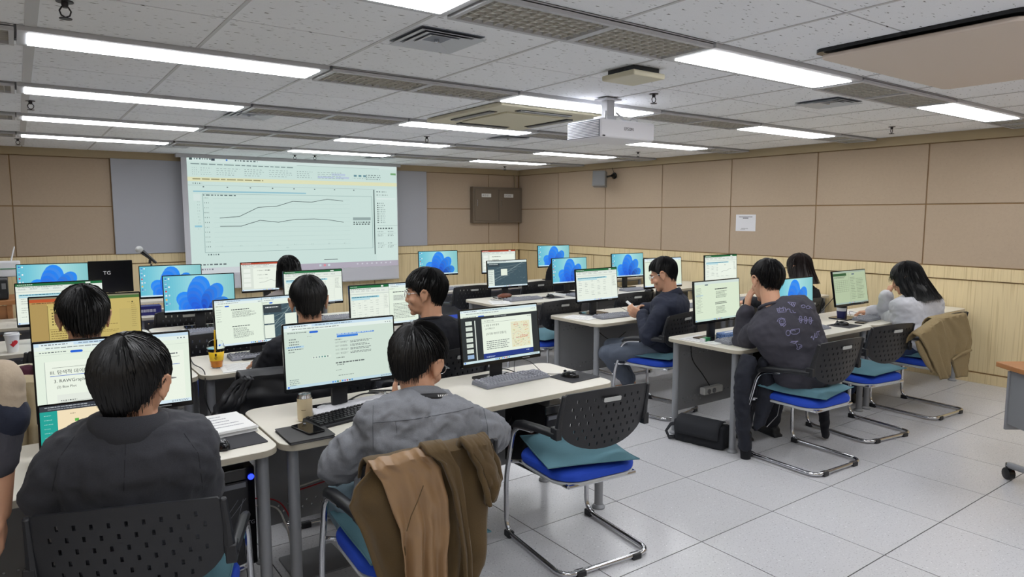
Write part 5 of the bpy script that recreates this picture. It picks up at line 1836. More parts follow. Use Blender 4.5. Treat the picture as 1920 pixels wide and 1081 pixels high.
def project_lines(o, garment, lines, m, name, r=.0016, lift=.001, ref=None):
    """thin raised stitching pressed onto a garment; lines are image-survey polylines, met from the viewer's side"""
    tr = bvh_of(garment)
    Wm = M.Translation(o.location) @ o.rotation_euler.to_matrix().to_4x4()
    I = Wm.inverted()
    org = I @ V((0, 0, CAM_H))
    mb = MB()
    for L_ in lines:
        pts = []
        for i in range(len(L_) - 1):
            for k in range(5):
                x, y = [L_[i][q] + (L_[i + 1][q] - L_[i][q]) * k / 5 for q in (0, 1)]
                hit = tr.ray_cast(org, (I.to_3x3() @ _ray(x, y)).normalized())
                if hit[0]:
                    pts.append(hit[0] + hit[1] * lift)
        hit = tr.ray_cast(org, (I.to_3x3() @ _ray(*L_[-1])).normalized())
        if hit[0]:
            pts.append(hit[0] + hit[1] * lift)
        if len(pts) > 1:
            mb.tube(pts, r, 5)
    if mb.v:
        b = mb.build(name, m, o)
        b['kind'] = 'stuff'
        return b
m_seam = mat('shirt_seam', (96, 98, 104), .95)
project_lines(o2, K2[6], [[(700, 792), (740, 789), (780, 785), (820, 778), (860, 770), (905, 758)], [(742, 790), (744, 812)], [(700, 760), (699, 800), (700, 845)], [(905, 758), (914, 800), (916, 830)]], m_seam, 'yoke_seam', .0013)
m_seam1 = mat('suit_seam', (36, 37, 42), .95)
project_lines(o1, K1[6], [[(236, 800), (235, 850), (232, 920)], [(140, 818), (110, 860), (98, 920)], [(345, 812), (372, 850), (380, 915)]], m_seam1, 'suit_seam', .0012, .0002)
def sk(x, y, pts, closed=False):
    P = [(1400 + (x + a) * 180 / 1497, 550 + (y + b) * 130 / 1081) for a, b in pts]
    return P + P[:1] if closed else P
def circ(x, y, r, ry=None, n=12, a0=0, a1=360):
    return sk(x, y, [(r * math.cos(R(a0 + (a1 - a0) * i / n)), (ry or r) * math.sin(R(a0 + (a1 - a0) * i / n))) for i in range(n + 1)])
D = [sk(0, 0, [(470, 235), (495, 300), (615, 285), (600, 225), (470, 235)]), sk(0, 0, [(500, 245), (512, 280), (580, 270), (572, 240), (500, 245)]), sk(0, 0, [(520, 230), (515, 212)]), sk(0, 0, [(560, 228), (570, 210)]), sk(0, 0, [(612, 265), (640, 240), (670, 245), (680, 290), (710, 300)]), sk(0, 0, [(715, 260), (735, 300), (765, 295)]),
     sk(0, 0, [(640, 135), (735, 210), (760, 145), (640, 135)]), circ(715, 165, 18), circ(880, 200, 32, 22), circ(955, 215, 30, 22), sk(0, 0, [(980, 200), (1020, 240)]),
     circ(552, 440, 48, 45), circ(552, 450, 26, 18, 8, 10, 170), sk(0, 0, [(535, 425), (535, 440)]), sk(0, 0, [(570, 422), (570, 437)]), sk(0, 0, [(475, 440), (490, 400), (540, 380), (600, 400)]), sk(0, 0, [(520, 480), (540, 505), (560, 490), (575, 515), (600, 490), (612, 470)])]
for k in range(3):
    x, y = 840 + 75 * k, 390 + 8 * k
    D += [circ(x, y - 20, 18), sk(x, y, [(-40, 10), (-15, 0), (-20, 40), (5, 75), (25, 30), (18, 0), (42, 15)]), circ(x + 5, y + 25, 9)]
D += [circ(645, 615, 34, 42), sk(0, 0, [(680, 580), (705, 560), (820, 550), (822, 600), (780, 630), (720, 635), (690, 615), (680, 580)]), circ(730, 590, 28, 20, 8, 180, 360),
      sk(0, 0, [(1000, 690), (1015, 660), (1040, 725), (1060, 640)]), sk(0, 0, [(1060, 620), (1070, 690), (1095, 680), (1090, 610)]), sk(0, 0, [(1090, 600), (1140, 585)]), sk(0, 0, [(1112, 592), (1125, 655)]),
      sk(0, 0, [(675, 760), (745, 775), (800, 740), (760, 745), (690, 745)]), sk(0, 0, [(765, 775), (790, 830), (780, 860), (800, 872), (860, 830), (845, 815), (810, 840)]), sk(0, 0, [(800, 790), (850, 800), (862, 820)])]
m_doodle = mat('pale_violet_thread', (136, 134, 168), .9)
project_lines(o8, K8[6], D, m_doodle, 'embroidered_doodles', .0022, .0012)
# wrist watch of the man with his hand at his ear
e_, w_ = V(K8[5][0][1]), V(K8[5][0][2])
MB().tube([e_.lerp(w_, .88), e_.lerp(w_, .97)], .037, 16).build('wristband', m_blackcloth, o8)

# phone held by the man in navy
ph = slab_item('smartphone', 'pale smartphone held in both hands by the man in navy', 'phone', .072, .15, .008, m_white, (0, 0, 0), 0, .008)
wl, wr = W7 @ K7[5][0][2], W7 @ K7[5][1][2]
ph.matrix_world = M.Translation(wl.lerp(wr, .4) + V((-.085, .055, .045))) @ M.Rotation(R(35), 4, 'Z') @ M.Rotation(R(38), 4, 'X') @ M.Translation((0, 0, -.004))

# standing person at the left edge
m_sleeve_tan = mat('tan_knit_sleeve', (176, 160, 140), .95, noise_scale=120, var=.06, bump=.2)
m_sleeve_grey = mat('dark_grey_shorts', (66, 66, 74), .95, noise_scale=160, var=.1, bump=.15)
o11, T11, W11, K11 = person('standing person at the left edge with only a bare forearm and sleeve in view', (-.36, 2.28, .90), (-.36, 2.28, 1.42), (-.34, 2.31, 1.60), 0, (20, 5, 0), (-.54, 2.28, 1.36), (-.20, 2.28, 1.36),
    ((-.62, 2.24, 1.08), (-.60, 2.34, .84), (0, .2, -1), (1, 0, 0)), ((-.066, 2.27, 1.07), (-.088, 2.29, .80), (-.05, .10, -1), (-1, .1, 0), (16, 22, 18)), (m_navy, m_sleeve_grey), (SHORT, dict(strands=300, seed=13)), seat=False, voxel=.0055, sleeve=.0, neckband=False, fold=(.006, 8))
g = MB()
g.cap((W11.inverted() @ V((-.066, 2.27, 1.17))), (W11.inverted() @ V((-.074, 2.27, 1.09))), .058, .062)
me = remesh(g, .007, 3, 'rolled_sleeve')
folds(me, .0035, 16, 5)
mesh_obj('rolled_sleeve', me, m_sleeve_tan, o11)
g = MB()
g.cap((W11.inverted() @ V((-.066, 2.27, 1.08))), (W11.inverted() @ V((-.082, 2.275, .955))), .056, .050)
me = remesh(g, .007, 3, 'under_sleeve')
folds(me, .003, 14, 7)
mesh_obj('under_sleeve', me, m_sleeve_grey, o11)
# ------------------------------------------------------------------ projection screen
t = thing('projection_screen', 'large pull-down projection screen showing a spreadsheet line chart', 'screen', (3.37, 9.95, 0))
MB().box((0, 0, 1.52), (3.14, .006, 1.80)).build('fabric', m_screen_cloth, t, smooth=0)
MB().box((0, .02, 2.405), (3.26, .075, .05)).build('case', m_white_frame, t, smooth=0, bevel=.004)
MB().tube([(-1.57, 0, .615), (1.57, 0, .615)], .014, 10).build('weight_bar', m_white_frame, t)
cv = Canvas(3.06, 1.50, .0004)
scr_projection(cv)
d = cv.build('projected_image', m_glow_dim, t, (.03, -.0045, 1.655))
cv = Canvas(3.06, .085, .0004)
cv.rect(0, 0, 1, 1, (178, 172, 186), 0)
cv.rect(0, 0, .27, .95, (206, 212, 216), 1)
cv.greek(.02, .09, .15, .4, 1, (110, 110, 124), .8, .2, 2)
for k in range(3):
    cv.rect(.575 + .022 * k, .2, .586 + .022 * k, .55, [(200, 214, 220), (222, 140, 150), (210, 226, 230)][k], 2)
for k in range(8):
    cv.rect(.77 + .026 * k, .25, .778 + .026 * k, .5, (206, 206, 216), 2)
cv.build('projected_taskbar', m_glow_dim, t, (.03, -.0045, .862))

# ------------------------------------------------------------------ ceiling fittings
m_diff = mat('diffuser_enamel', (196, 200, 206), .4)
m_blue_shade = mat('diffuser_inside', (120, 126, 138), .5)
def diffuser(x, y, label, s=.33):
    t = thing('air_diffuser', label, 'air vent', (x, y, CEIL - .017), 0, 'ceiling air diffusers')
    for k, (a, z) in enumerate(((s, .0), (s * .72, .004), (s * .46, .007))):
        r_ = MB()
        w_ = s * .11
        o, i_ = a / 2, a / 2 - w_
        vs, fs = [], []
        for q, zz in ((o, z), (i_, z + .010), (i_, z + .012), (o, z + .002)):
            vs += [(-q, -q, zz), (q, -q, zz), (q, q, zz), (-q, q, zz)]
        for r2 in range(4):
            for j in range(4):
                a_, b_ = r2 * 4 + j, r2 * 4 + (j + 1) % 4
                c_, d_ = ((r2 + 1) % 4) * 4 + (j + 1) % 4, ((r2 + 1) % 4) * 4 + j
                fs.append((a_, b_, c_, d_))
        r_.add(vs, fs).build('louvre_ring', m_diff, t, smooth=0)
    MB().box((0, 0, .0155), (s * .98, s * .98, .003)).build('plenum_plate', m_blue_shade, t, smooth=0)
    MB().lathe([(.001, -.002), (.012, 0), (.012, .02)], 10).build('centre_screw', m_chrome, t)
diffuser(1.63, 2.85, 'square air diffuser with blue-grey louvres above the nearest lights')
diffuser(1.58, 5.83, 'square air diffuser just left of centre above the grey-shirted man')
diffuser(1.53, 8.85, 'square air diffuser near the left top corner of the projection screen')
diffuser(4.80, 2.74, 'square air diffuser right of the projector')
diffuser(4.25, 5.95, 'square air diffuser beyond the air conditioner, under the projector in view')
diffuser(4.2, 9.0, 'square air diffuser above the right top corner of the projection screen')
m_ac = mat('aircon_beige', (206, 200, 176), .45)
t = thing('ceiling_air_conditioner', 'beige four-way ceiling cassette air conditioner behind the projector', 'air conditioner', (3.34, 4.62, CEIL - .032))
ax, ay = .98, 1.10
MB().box((0, 0, .014), (ax, ay, .028)).build('panel', m_ac, t, smooth=0, bevel=.008)
MB().box((0, 0, -.006), (ax * .58, ay * .58, .014)).build('intake_grille', m_ac, t, smooth=0, bevel=.006)
for a in range(4):
    A = M.Rotation(a * PI / 2, 4, 'Z')
    L = (ax if a % 2 == 0 else ay) * .52
    off = (ay if a % 2 == 0 else ax) * .385
    MB().box((0, off, -.002), (L, .07, .006), A).build('air_slot', m_black2, t, smooth=0)
    MB().box((0, off + .012, -.008), (L * .98, .05, .006), A @ M.Translation((0, 0, 0))).build('vane', m_grey, t, smooth=0)
t = thing('ceiling_panel_unit', 'flat beige ceiling air-conditioner panel at the upper right', 'air conditioner', (3.98, 1.50, CEIL - .045))
m_ac2 = mat('aircon_pale', (214, 200, 188), .5)
MB().ext(rrect(1.42, .86, .05, 5), 0, .02).build('cover', m_ac2, t, smooth=30, bevel=.006)
MB().ext(rrect(1.46, .90, .05, 5), .028, .045).build('shadow_gap_frame', m_black2, t, smooth=30)
# projector
m_proj = mat('projector_white', (232, 232, 238), .4)
t = thing('projector', 'white ceiling projector with side louvres', 'projector', (3.45, 3.575, 2.20))
MB().box((0, 0, 0), (.52, .35, .125)).build('body', m_proj, t, smooth=0, bevel=.014, seg=3)
g_ = MB()
for k in range(10):
    g_.box((-.262, .0, -.05 + .0105 * k), (.010, .31, .0055))
o = g_.build('side_louvre', m_proj, t, smooth=0)
o['kind'] = 'stuff'
MB().box((-.258, 0, 0), (.006, .325, .112)).build('louvre_back', m_blue_shade, t, smooth=0)
MB().lathe([(.045, 0), (.05, .02), (.042, .03), (.03, .022)], 18, T=M.Translation((.13, .17, .0)) @ M.Rotation(-PI / 2, 4, 'X')).build('lens_ring', m_black2, t)
MB().box((-.235, -.178, -.052), (.02, .006, .008)).build('sensor', m_black2, t, smooth=0)
vs, fs = text_polys('EPSON', .03)
MB().add([(x - .045, -.1768, y - .005) for x, y, z in vs], fs).build('lettering', m_black, t, smooth=0, fix=False)
mt = MB()
mt.box((-.06, -.03, .215), (.15, .12, .012)).box((-.06, -.03, .155), (.07, .06, .11)).box((-.06, 0, .09), (.09, .14, .03))
mt.build('ceiling_bracket', m_white_frame, t, smooth=0, bevel=.004)
for s_ in (-1, 1):
    MB().tube([(-.06 + s_ * .05, -.06, .13), (-.06 + s_ * .09, -.1, .075), (-.06 + s_ * .16, -.12, .062)], .007, 8).build('arm', m_white_frame, t)
MB().tube([(.05, -.13, .064), (.07, -.13, .085), (.12, -.13, .082), (.13, -.13, .062)], .005, 6).build('cable_hook', m_white_frame, t)
# wireless access point
t = thing('access_point', 'square off-white wireless unit on the ceiling above the projector', 'wireless unit', (2.86, 2.79, CEIL - .045))
MB().box((0, 0, 0), (.25, .25, .03)).build('cover', m_ac, t, smooth=0, bevel=.008)
MB().box((0, 0, .029), (.2, .2, .028)).build('mount', m_black2, t, smooth=0)
# sprinklers
m_brass = mat('dark_bronze', (52, 50, 54), .4, metal=.6)
def sprinkler(x, y, label):
    t = thing('sprinkler', label, 'sprinkler', (x, y, CEIL), 0, 'ceiling sprinklers')
    MB().lathe([(.030, -.004), (.030, 0), (.012, .004)], 14).build('escutcheon', m_brass, t)
    MB().lathe([(.010, -.024), (.012, -.012), (.012, 0)], 10).build('stem', m_brass, t)
    for s_ in (-1, 1):
        MB().tube([(s_ * .010, 0, -.02), (s_ * .019, 0, -.036), (s_ * .014, 0, -.052), (0, 0, -.060)], .003, 6).build('yoke_arm', m_brass, t)
    MB().lathe([(.022, -.066), (.022, -.063), (.004, -.060)], 14).build('deflector', m_brass, t)
for x, y, l_ in ((.20, 3.20, 'dark sprinkler head at the top left corner above the nearest light'), (.13, 6.05, 'dark sprinkler head below the second light strip, left edge'), (.06, 9.1, 'dark sprinkler head near the front wall, left edge'), (3.5, 6.35, 'dark sprinkler head left of the air conditioner and below it in view'),
                 (3.34, 9.2, 'dark sprinkler head at the top of the projection, right of the other one'), (3.1, 9.3, 'dark sprinkler head at the top of the projection, left of the other one'), (3.53, 3.25, 'dark sprinkler head just right of the projector bracket'), (6.6, 3.14, 'dark sprinkler head near the right wall at far right'), (6.55, 6.28, 'dark sprinkler head beneath the third right light strip'), (6.65, 9.4, 'dark sprinkler head close to the far room corner')):
    sprinkler(x, y, l_)

# ------------------------------------------------------------------ wall fittings
m_cab = mat('cabinet_brown_grey', (112, 100, 86), .45)
t = thing('electrical_cabinet', 'brown-grey two-door electrical cabinet with white labels on the front wall', 'cabinet', (6.94, 10.11, 1.80))
MB().box((0, -.045, 0), (1.05, .09, .625)).build('case', m_cab, t, smooth=0, bevel=.004)
for s_, tx in ((-1, '배 전 반'), (1, 'UPS 분전반')):
    dr = MB().box((s_ * .255, -.096, 0), (.475, .012, .55)).build('door', m_cab, t, smooth=0, bevel=.003)
    cv = Canvas(.20, .062, .0005)
    cv.rect(0, 0, 1, 1, (222, 222, 220), 0)
    cv.text(tx, .1 if s_ < 0 else .06, .72, .6 if s_ < 0 else .5, (20, 20, 24), 2)
    cv.build('label', m_print, dr, (s_ * .255 + (.0 if s_ < 0 else -.03), -.1035, .165))
    hx = -.45 if s_ < 0 else .06
    MB().tube([(hx, -.104, .09), (hx, -.118, .08), (hx, -.118, -.02), (hx, -.104, -.03)], .006, 8).build('handle', m_chrome, dr)
tag(MB().tube([(7.38, 10.10, 2.115), (7.37, 10.10, 2.34)], .012, 10).build('conduit', m_cove), 'pale vertical conduit rising from the electrical cabinet', 'pipe')
t = thing('wall_notice', 'white paper notice taped to the beige right wall', 'notice', (ROOM_X1 - .003, 5.285, 1.523), -PI / 2)
cv = Canvas(.29, .208, .0005)
cv.rect(0, 0, 1, 1, (222, 222, 226), 0)
cv.greek(.15, .85, .12, .16, 1, (70, 70, 76), .9, .05, 2)
cv.greek(.36, .64, .19, .25, 1, (40, 40, 44), .9, .05, 2)
cv.greek(.30, .66, .83, .86, 1, (120, 120, 126), .9, .1, 2)
cv.greek(.24, .50, .885, .91, 1, (110, 110, 116), .9, .1, 2)
cv.build('printed_sheet', m_print, t)
MB().box((0, .0012, 0), (.29, .0016, .208)).build('paper', m_paper, t, smooth=0)
t = thing('wall_speaker', 'grey box speaker on a black bracket high on the right wall', 'speaker', (7.27, 7.76, 2.17))
m_spk = mat('speaker_grey', (140, 140, 140), .6)
sp = MB().box((0, 0, 0), (.15, .20, .235)).build('cabinet', m_spk, t, smooth=0, bevel=.008)
sp.rotation_euler = (0, R(8), R(35))
o = MB().box((-.078, 0, 0), (.008, .18, .215)).build('grille', m_grey, sp, smooth=0, bevel=.003)
MB().lathe([(.05, 0), (.05, .012), (.03, .02), (.02, .06)], 14, T=M.Translation((.195, -.12, .05)) @ M.Rotation(-PI / 2, 4, 'Y')).tube([(.15, -.11, .05), (.07, -.05, .03), (.0, 0, .0)], .014, 8).build('bracket', m_black2, t)
MB().tube([(.19, -.12, .09), (.17, -.1, .15), (.18, -.09, .17)], .004, 6).build('lead', m_cable, t)

# ------------------------------------------------------------------ front-left corner: podium, router, printer, teacher's monitor, microphone
m_oak = mat('orange_oak', (172, 118, 72), .4, noise_scale=14, var=.12, stretch=(.4, 3, 3))
t = thing('lectern', 'orange wooden lectern at the left edge of the room', 'lectern', (-.62, 7.62, 0))
MB().box((0, 0, .86), (1.14, .55, .04)).build('top', m_oak, t, smooth=0, bevel=.006)
for s_ in (-1, 1):
    MB().box((s_ * .52, 0, .42), (.04, .5, .84)).build('side_panel', m_oak, t, smooth=0, bevel=.004)
MB().box((0, -.22, .45), (1.0, .025, .76)).build('front_panel', m_oak, t, smooth=0)
m_prn = mat('printer_black', (36, 37, 40), .4)
t = thing('printer', 'black desktop printer on the wooden lectern', 'printer', (-.30, 7.58, .881))
MB().box((0, 0, .09), (.40, .36, .18)).build('case', m_prn, t, smooth=0, bevel=.012)
MB().box((0, -.20, .05), (.28, .08, .012)).build('paper_tray', m_prn, t, smooth=0)
MB().box((.17, -.184, .12), (.03, .006, .05)).build('control_panel', m_grey, t, smooth=0)
t = thing('router', 'white wireless router with three aerials beside the far left monitor', 'router', (-.17, 7.72, 1.062))
MB().box((0, 0, .07), (.34, .16, .14)).build('case', m_white, t, smooth=0, bevel=.01)
MB().box((.08, -.082, .075), (.12, .004, .008)).build('stripe', mat('green_mark', (60, 130, 90), .5), t, smooth=0)
for x0_, x1_ in ((-.13, -.19), (-.02, -.05), (.10, .135)):
    MB().tube([(x0_, .03, .13), (x1_, .04, .27)], [.007, .005], 8).build('aerial', m_white, t)
t = thing('teacher_desk', 'low white instructor desk in front of the left wall panels', 'desk', (1.15, 8.25, 0))
MB().ext(rrect(1.5, .6, .05, 4), .70, .72).build('desktop', m_top, t, smooth=30)
for sx in (-1, 1):
    for sy in (-1, 1):
        MB().cyl((sx * .68, sy * .23, 0), (sx * .68, sy * .23, .70), .022).build('leg', m_leg, t)
t = thing('computer_monitor', 'monitor turned away, black back marked with two white letters', 'monitor', (.76, 8.2, .72), 0, 'computer monitors')
hb = MB().ext(rrect(.40, .33, .006, 2), -.012, .012, M.Translation((0, 0, .262)) @ M.Rotation(R(90), 4, 'X')).build('housing', m_black2, t, smooth=30)
MB().box((0, .03, .12), (.06, .03, .24)).build('neck', m_black, t, smooth=0)
MB().ext(rrect(.24, .18, .02, 4), 0, .012).build('base', m_black2, t, smooth=30)
vs, fs = text_polys('TG', .052)
MB().add([(x - .07, -.0125, y + .285) for x, y, z in vs], fs).build('lettering', m_white, hb, smooth=0, fix=False)
t = thing('microphone', 'black handheld microphone with silver mesh head on a short stand', 'microphone', (1.22, 8.62, .86))
MB().tube([(0, 0, -.14), (0, 0, .0), (-.02, 0, .21)], .010, 8).lathe([(.09, -.141), (.09, -.13), (.02, -.12)], 16).build('stand', m_black, t)
MB().tube([(.03, 0, .22), (-.05, 0, .30), (-.105, 0, .352)], [.014, .021, .027], 12).build('handle', m_black2, t)
MB().ell((-.132, 0, .377), (.040, .040, .040)).build('mesh_head', mat('mic_mesh', (186, 188, 188), .4, noise_scale=700, bump=.5), t)
MB().tube([(-.035, 0, .215), (-.03, 0, .26)], .014, 8).build('clip', m_black, t)
t = thing('storage_box', 'dark blue printed box lying on the desk under the microphone monitors', 'box', (.86, 6.86, .72))
MB().box((0, 0, .045), (.30, .12, .09)).build('body', mat('deep_blue_card', (38, 40, 110), .4), t, smooth=0, bevel=.004)
cv = Canvas(.28, .07, .0004)
for k in range(7):
    cv.greek(.25 + .09 * k, .33 + .09 * k, .3, .75, 1, (226, 226, 240), .8, .1, 1, k)
cv.circle(.10, .5, .3, (200, 200, 220), 1)
cv.build('printing', m_print, t, (0, -.0605, .047))
# executive chair in the far right row
t = thing('office_chair', 'black high-backed office chair with rounded top in the far right row', 'chair', (5.66, 6.95, 0), 0)
bk = MB()
rows = []
for i in range(12):
    z = .52 + .52 * i / 11
    w_ = .25 * (1 - .35 * max(0, (i - 7) / 4) ** 2)
    rows.append([(w_ * math.cos(a), -.06 * math.sin(a) + .05 * abs(math.cos(a)) ** 2 - .08 * i / 11, z) for a in [2 * PI * k / 24 for k in range(25)]])
bk.grid(rows)
bk.f.append(tuple(range(24))[::-1])
bk.f.append(tuple(11 * 25 + k for k in range(24)))
bk.build('backrest', m_blackcloth, t, (0, -.2, 0))
MB().ext(rrect(.5, .48, .1, 5), .44, .52).build('seat', m_blackcloth, t, bevel=.02)
MB().tube([(0, 0, .1), (0, 0, .44)], .03, 12).build('gas_lift', m_chrome, t)
for k in range(5):
    a = 2 * PI * k / 5
    lg = MB().tube([(0, 0, .11), (.28 * math.cos(a), .28 * math.sin(a), .07)], [.03, .018], 8).build('base_spoke', m_black, t)
    MB().lathe([(.012, -.02), (.026, -.016), (.026, .016), (.012, .02)], 12, T=M.Translation((.28 * math.cos(a), .28 * math.sin(a), .028)) @ M.Rotation(PI / 2, 4, 'X')).build('caster', m_black2, lg)
for s_ in (-1, 1):
    MB().tube([(s_ * .24, .0, .48), (s_ * .30, .02, .5), (s_ * .30, .05, .68), (s_ * .29, -.18, .70)], .018, 8).build('armrest', m_black, t)

# wooden table at the right edge
t = thing('wooden_table', 'wood-topped folding table with grey panel at the right edge', 'table', (5.24, .90, 0), R(-36))
MB().ext(rrect(1.5, .62, .01, 2), .695, .725).build('tabletop', m_oak, t, smooth=30, bevel=.003)
MB().box((-.04, .235, .50), (1.36, .016, .36)).build('modesty_panel', m_leg, t, smooth=0, bevel=.003)
for s_ in (-1, 1):
    l_ = MB().box((s_ * .70, .02, .52), (.02, .44, .33)).build('side_bracket', m_grey, t, smooth=0, bevel=.004)
    lg = MB().tube([(s_ * .66, .0, .68), (s_ * .66, .0, .10)], .022, 12).tube(fillet([(s_ * .66, -.25, .09), (s_ * .66, 0, .12), (s_ * .66, .25, .09)], .1), .02, 10).build('leg', m_leg, t)
    for q in (-1, 1):
        MB().lathe([(.01, -.022), (.036, -.018), (.036, .018), (.01, .022)], 16, T=M.Translation((s_ * .66, q * .25, .037)) @ M.Rotation(PI / 2, 4, 'Y')).tube([(s_ * .66, q * .25, .04), (s_ * .66, q * .25, .10)], .02, 8).build('caster', m_black2, lg)
slab_item('paper_sheet', 'white sheet of paper lying on the wooden table at the right', 'paper', .21, .297, .0012, m_paper, (4.82, 1.22, .7255), R(20), .001)
# ------------------------------------------------------------------ things on the desks
Z = .7205
g = 'keyboards'
m_bkey = mat('black_keycap', (26, 27, 30), .4)
make_keyboard((1.175, 2.835, Z), R(12), 'black keyboard with tall keys beside the beige can', m_black, m_bkey, g, each=True)
make_keyboard((2.13, 2.945, Z), R(3), 'grey keyboard before the monitor with the slide page', m_kbody, m_keys, g, each=True)
for x, y, rz, l_ in ((1.24, 4.42, -2, 'grey keyboard beside the yellow drink cup'), (2.12, 4.27, 0, 'grey keyboard before the young man with round glasses'), (.30, 4.24, 0, 'grey keyboard before the man in maroon'),
                     (4.17, 2.93, -6, 'silver-grey keyboard at the elbow of the man in the patterned sweatshirt'), (4.98, 2.92, 0, 'pale keyboard before the nearest right wallpaper monitor'), (5.98, 2.92, 2, 'grey keyboard before the woman in the pale sweatshirt'),
                     (4.27, 4.32, -2, 'grey keyboard on the second right row desk end'), (5.30, 4.36, 0, 'grey keyboard before the monitor with the orange block'), (6.2, 4.38, 0, 'grey keyboard beneath the chart sheet monitor by the right wall'),
                     (4.33, 5.78, 0, 'grey keyboard before the aerial map monitor'), (5.16, 5.74, 3, 'grey keyboard before the wallpaper monitor right of the map'), (6.0, 5.74, 0, 'grey keyboard before the lone wallpaper monitor'),
                     (2.25, 5.66, 0, 'grey keyboard right of the spreadsheet monitor in the third left row'), (1.16, 5.58, 2, 'grey keyboard under the nearer petal wallpaper monitor'), (.25, 5.55, 0, 'grey keyboard before the far left spreadsheet monitor'),
                     (4.3, 7.1, 0, 'grey keyboard in the farthest right row, left end'), (5.15, 7.1, 2, 'grey keyboard before the far red topped monitor')):
    make_keyboard((x, y, Z), R(rz), l_, m_kbody, m_keys, g)
def pad(x, y, w_, d, rz, l_):
    slab_item('mouse_pad', l_, 'mouse pad', w_, d, .003, m_dark_pad, (x, y, Z), R(rz), .008, 'mouse pads')
pad(.62, 2.80, .26, .22, 3, 'dark mouse pad under the stack of printed pages')
pad(2.465, 2.815, .22, .19, 4, 'dark mouse pad at the right end of the nearest desk')
pad(5.43, 2.87, .22, .19, 2, 'dark mouse pad before the woman in the pale sweatshirt')
pad(4.72, 5.77, .22, .18, 0, 'dark mouse pad right of the aerial map monitor')
pad(4.66, 4.30, .22, .18, 0, 'dark mouse pad by the hands of the man in navy')
Zp = Z + .003
g = 'computer mice'
mo = make_mouse((.585, 2.735, Zp), R(8), 'black mouse on the dark pad by the dark-suited man', g)
vs, fs = text_polys('TG', .015)
MB().add([(x - .010, y - .03, .0325) for x, y, z in vs], fs).build('lettering', m_white, mo, smooth=0, fix=False)
make_mouse((2.44, 2.825, Zp), R(20), 'black mouse on the pad at the right end of the nearest desk', g)
make_mouse((5.42, 2.89, Zp), R(30), 'black mouse on the pad before the pale sweatshirt', g)
make_mouse((4.70, 5.78, Zp), R(10), 'black mouse right of the aerial map monitor', g)
make_mouse((6.02, 5.55, Z), R(60), 'black mouse before the lone wallpaper monitor by the right wall', g)
make_mouse((4.67, 4.31, Zp), R(5), 'black mouse by the hands of the man in navy', g)
# printed pages
def pages(x, y, w_, d, n, rz, label, base=Z, lines=8, curl=0.):
    t = thing('paper_stack' if n > 1 else 'paper_sheet', label, 'paper', (x, y, base), R(rz))
    rn = random.Random(int(x * 100))
    th = .0016
    for k in range(min(n, 7)):
        h = th * n / min(n, 7)
        o = MB().box((rn.uniform(-.003, .003), rn.uniform(-.003, .003), h * (k + .5)), (w_, d, h * .92)).build('page', m_paper, t, smooth=0)
    cv = Canvas(w_ * .96, d * .96, .0002)
    cv.rect(0, 0, 1, 1, (234, 234, 232), 0)
    cv.greek(.1, .9, .12, .9, lines, (150, 150, 156), .25, .4, 1, int(x * 10))
    o = cv.build('printing', m_print, t, (0, 0, th * n + .0006))
    o.rotation_euler = (-PI / 2, 0, 0)
    return t
pages(.645, 2.985, .215, .265, 14, 4, 'thick stack of printed pages on the mouse pad beside the dark-suited man', Zp, 5)
pages(1.02, 4.16, .21, .24, 2, -6, 'white printed sheet at the desk edge before the yellow drink', Z)
pages(3.97, 4.46, .21, .27, 2, 20, 'printed sheet on the second right desk end, left of the monitor base')
pages(3.99, 5.72, .21, .27, 3, -25, 'loose white pages at the left end of the third right desk')
pages(3.98, 3.11, .25, .30, 3, 6, 'white pages under the green box on the nearest right desk')
pages(5.00, 5.95, .20, .25, 2, 10, 'white sheet beneath the wallpaper monitor in the third right row')
pages(5.75, 4.40, .21, .27, 3, 0, 'white sheet under the right arm side of the second right row')
pages(.90, 6.92, .21, .25, 4, 5, 'white papers on the desk behind the amber monitor')
pages(4.75, 7.12, .24, .27, 3, -8, 'white papers in the farthest right row beside the office chair')
pages(6.18, 3.16, .21, .25, 3, -5, 'white pages behind the keyboard of the woman in the pale sweatshirt')
pages(2.52, 2.70, .01, .01, 1, 0, 'x') if False else None
# crumpled wrapping sheets behind the black keyboard
m_wrap = mat('grey_white_wrap', (196, 196, 200), .8, noise_scale=120, var=.12, bump=.3, bump_scale=160)
rows = []
for i in range(15):
    v = i / 14
    rows.append([V((-.19 + .38 * j / 22 + .01 * noise.noise((j * .4, v * 4, 2)), (v - .5) * .16 + .035 * j / 22, .006 + .022 * math.sin(PI * v) * (.5 + .6 * j / 22) + .008 * noise.noise((j * .5, v * 6, 5)))) for j in range(23)])
o = MB().grid(rows).build('crumpled_sheet', m_wrap, None, (1.21, 2.965, Z), smooth=60, fix=False)
o.modifiers.new('t', 'SOLIDIFY').thickness = .002
tag(o, 'crumpled grey-white sheet of paper behind the black keyboard', 'paper')
# beige can
m_can = mat('cream_can_paint', (214, 196, 160), .35, metal=.1)
m_alu = mat('aluminium', (196, 198, 200), .22, metal=1)
t = thing('drink_can', 'beige drink can with silver top beside the black folder', 'can', (.972, 2.895, Z))
MB().lathe([(.024, 0), (.029, .003), (.0325, .012), (.0325, .102)], 28).build('body', m_can, t)
MB().lathe([(.0325, .102), (.031, .108), (.0275, .117), (.0268, .1215), (.025, .1215), (.0245, .118)], 28).build('top', m_alu, t)
MB().ext([(.010 * math.cos(a) * .7, .012 * math.sin(a)) for a in [2 * PI * k / 14 for k in range(14)]], .118, .1195).build('pull_tab', m_alu, t)
cv = Canvas(.02, .006, .0003)
cv.greek(0, 1, .2, .8, 1, (120, 100, 70), .9, .05, 1)
o = cv.build('printing', m_print, t, (-.016, -.0325, .055))
o.rotation_euler = (0, 0, R(-20))
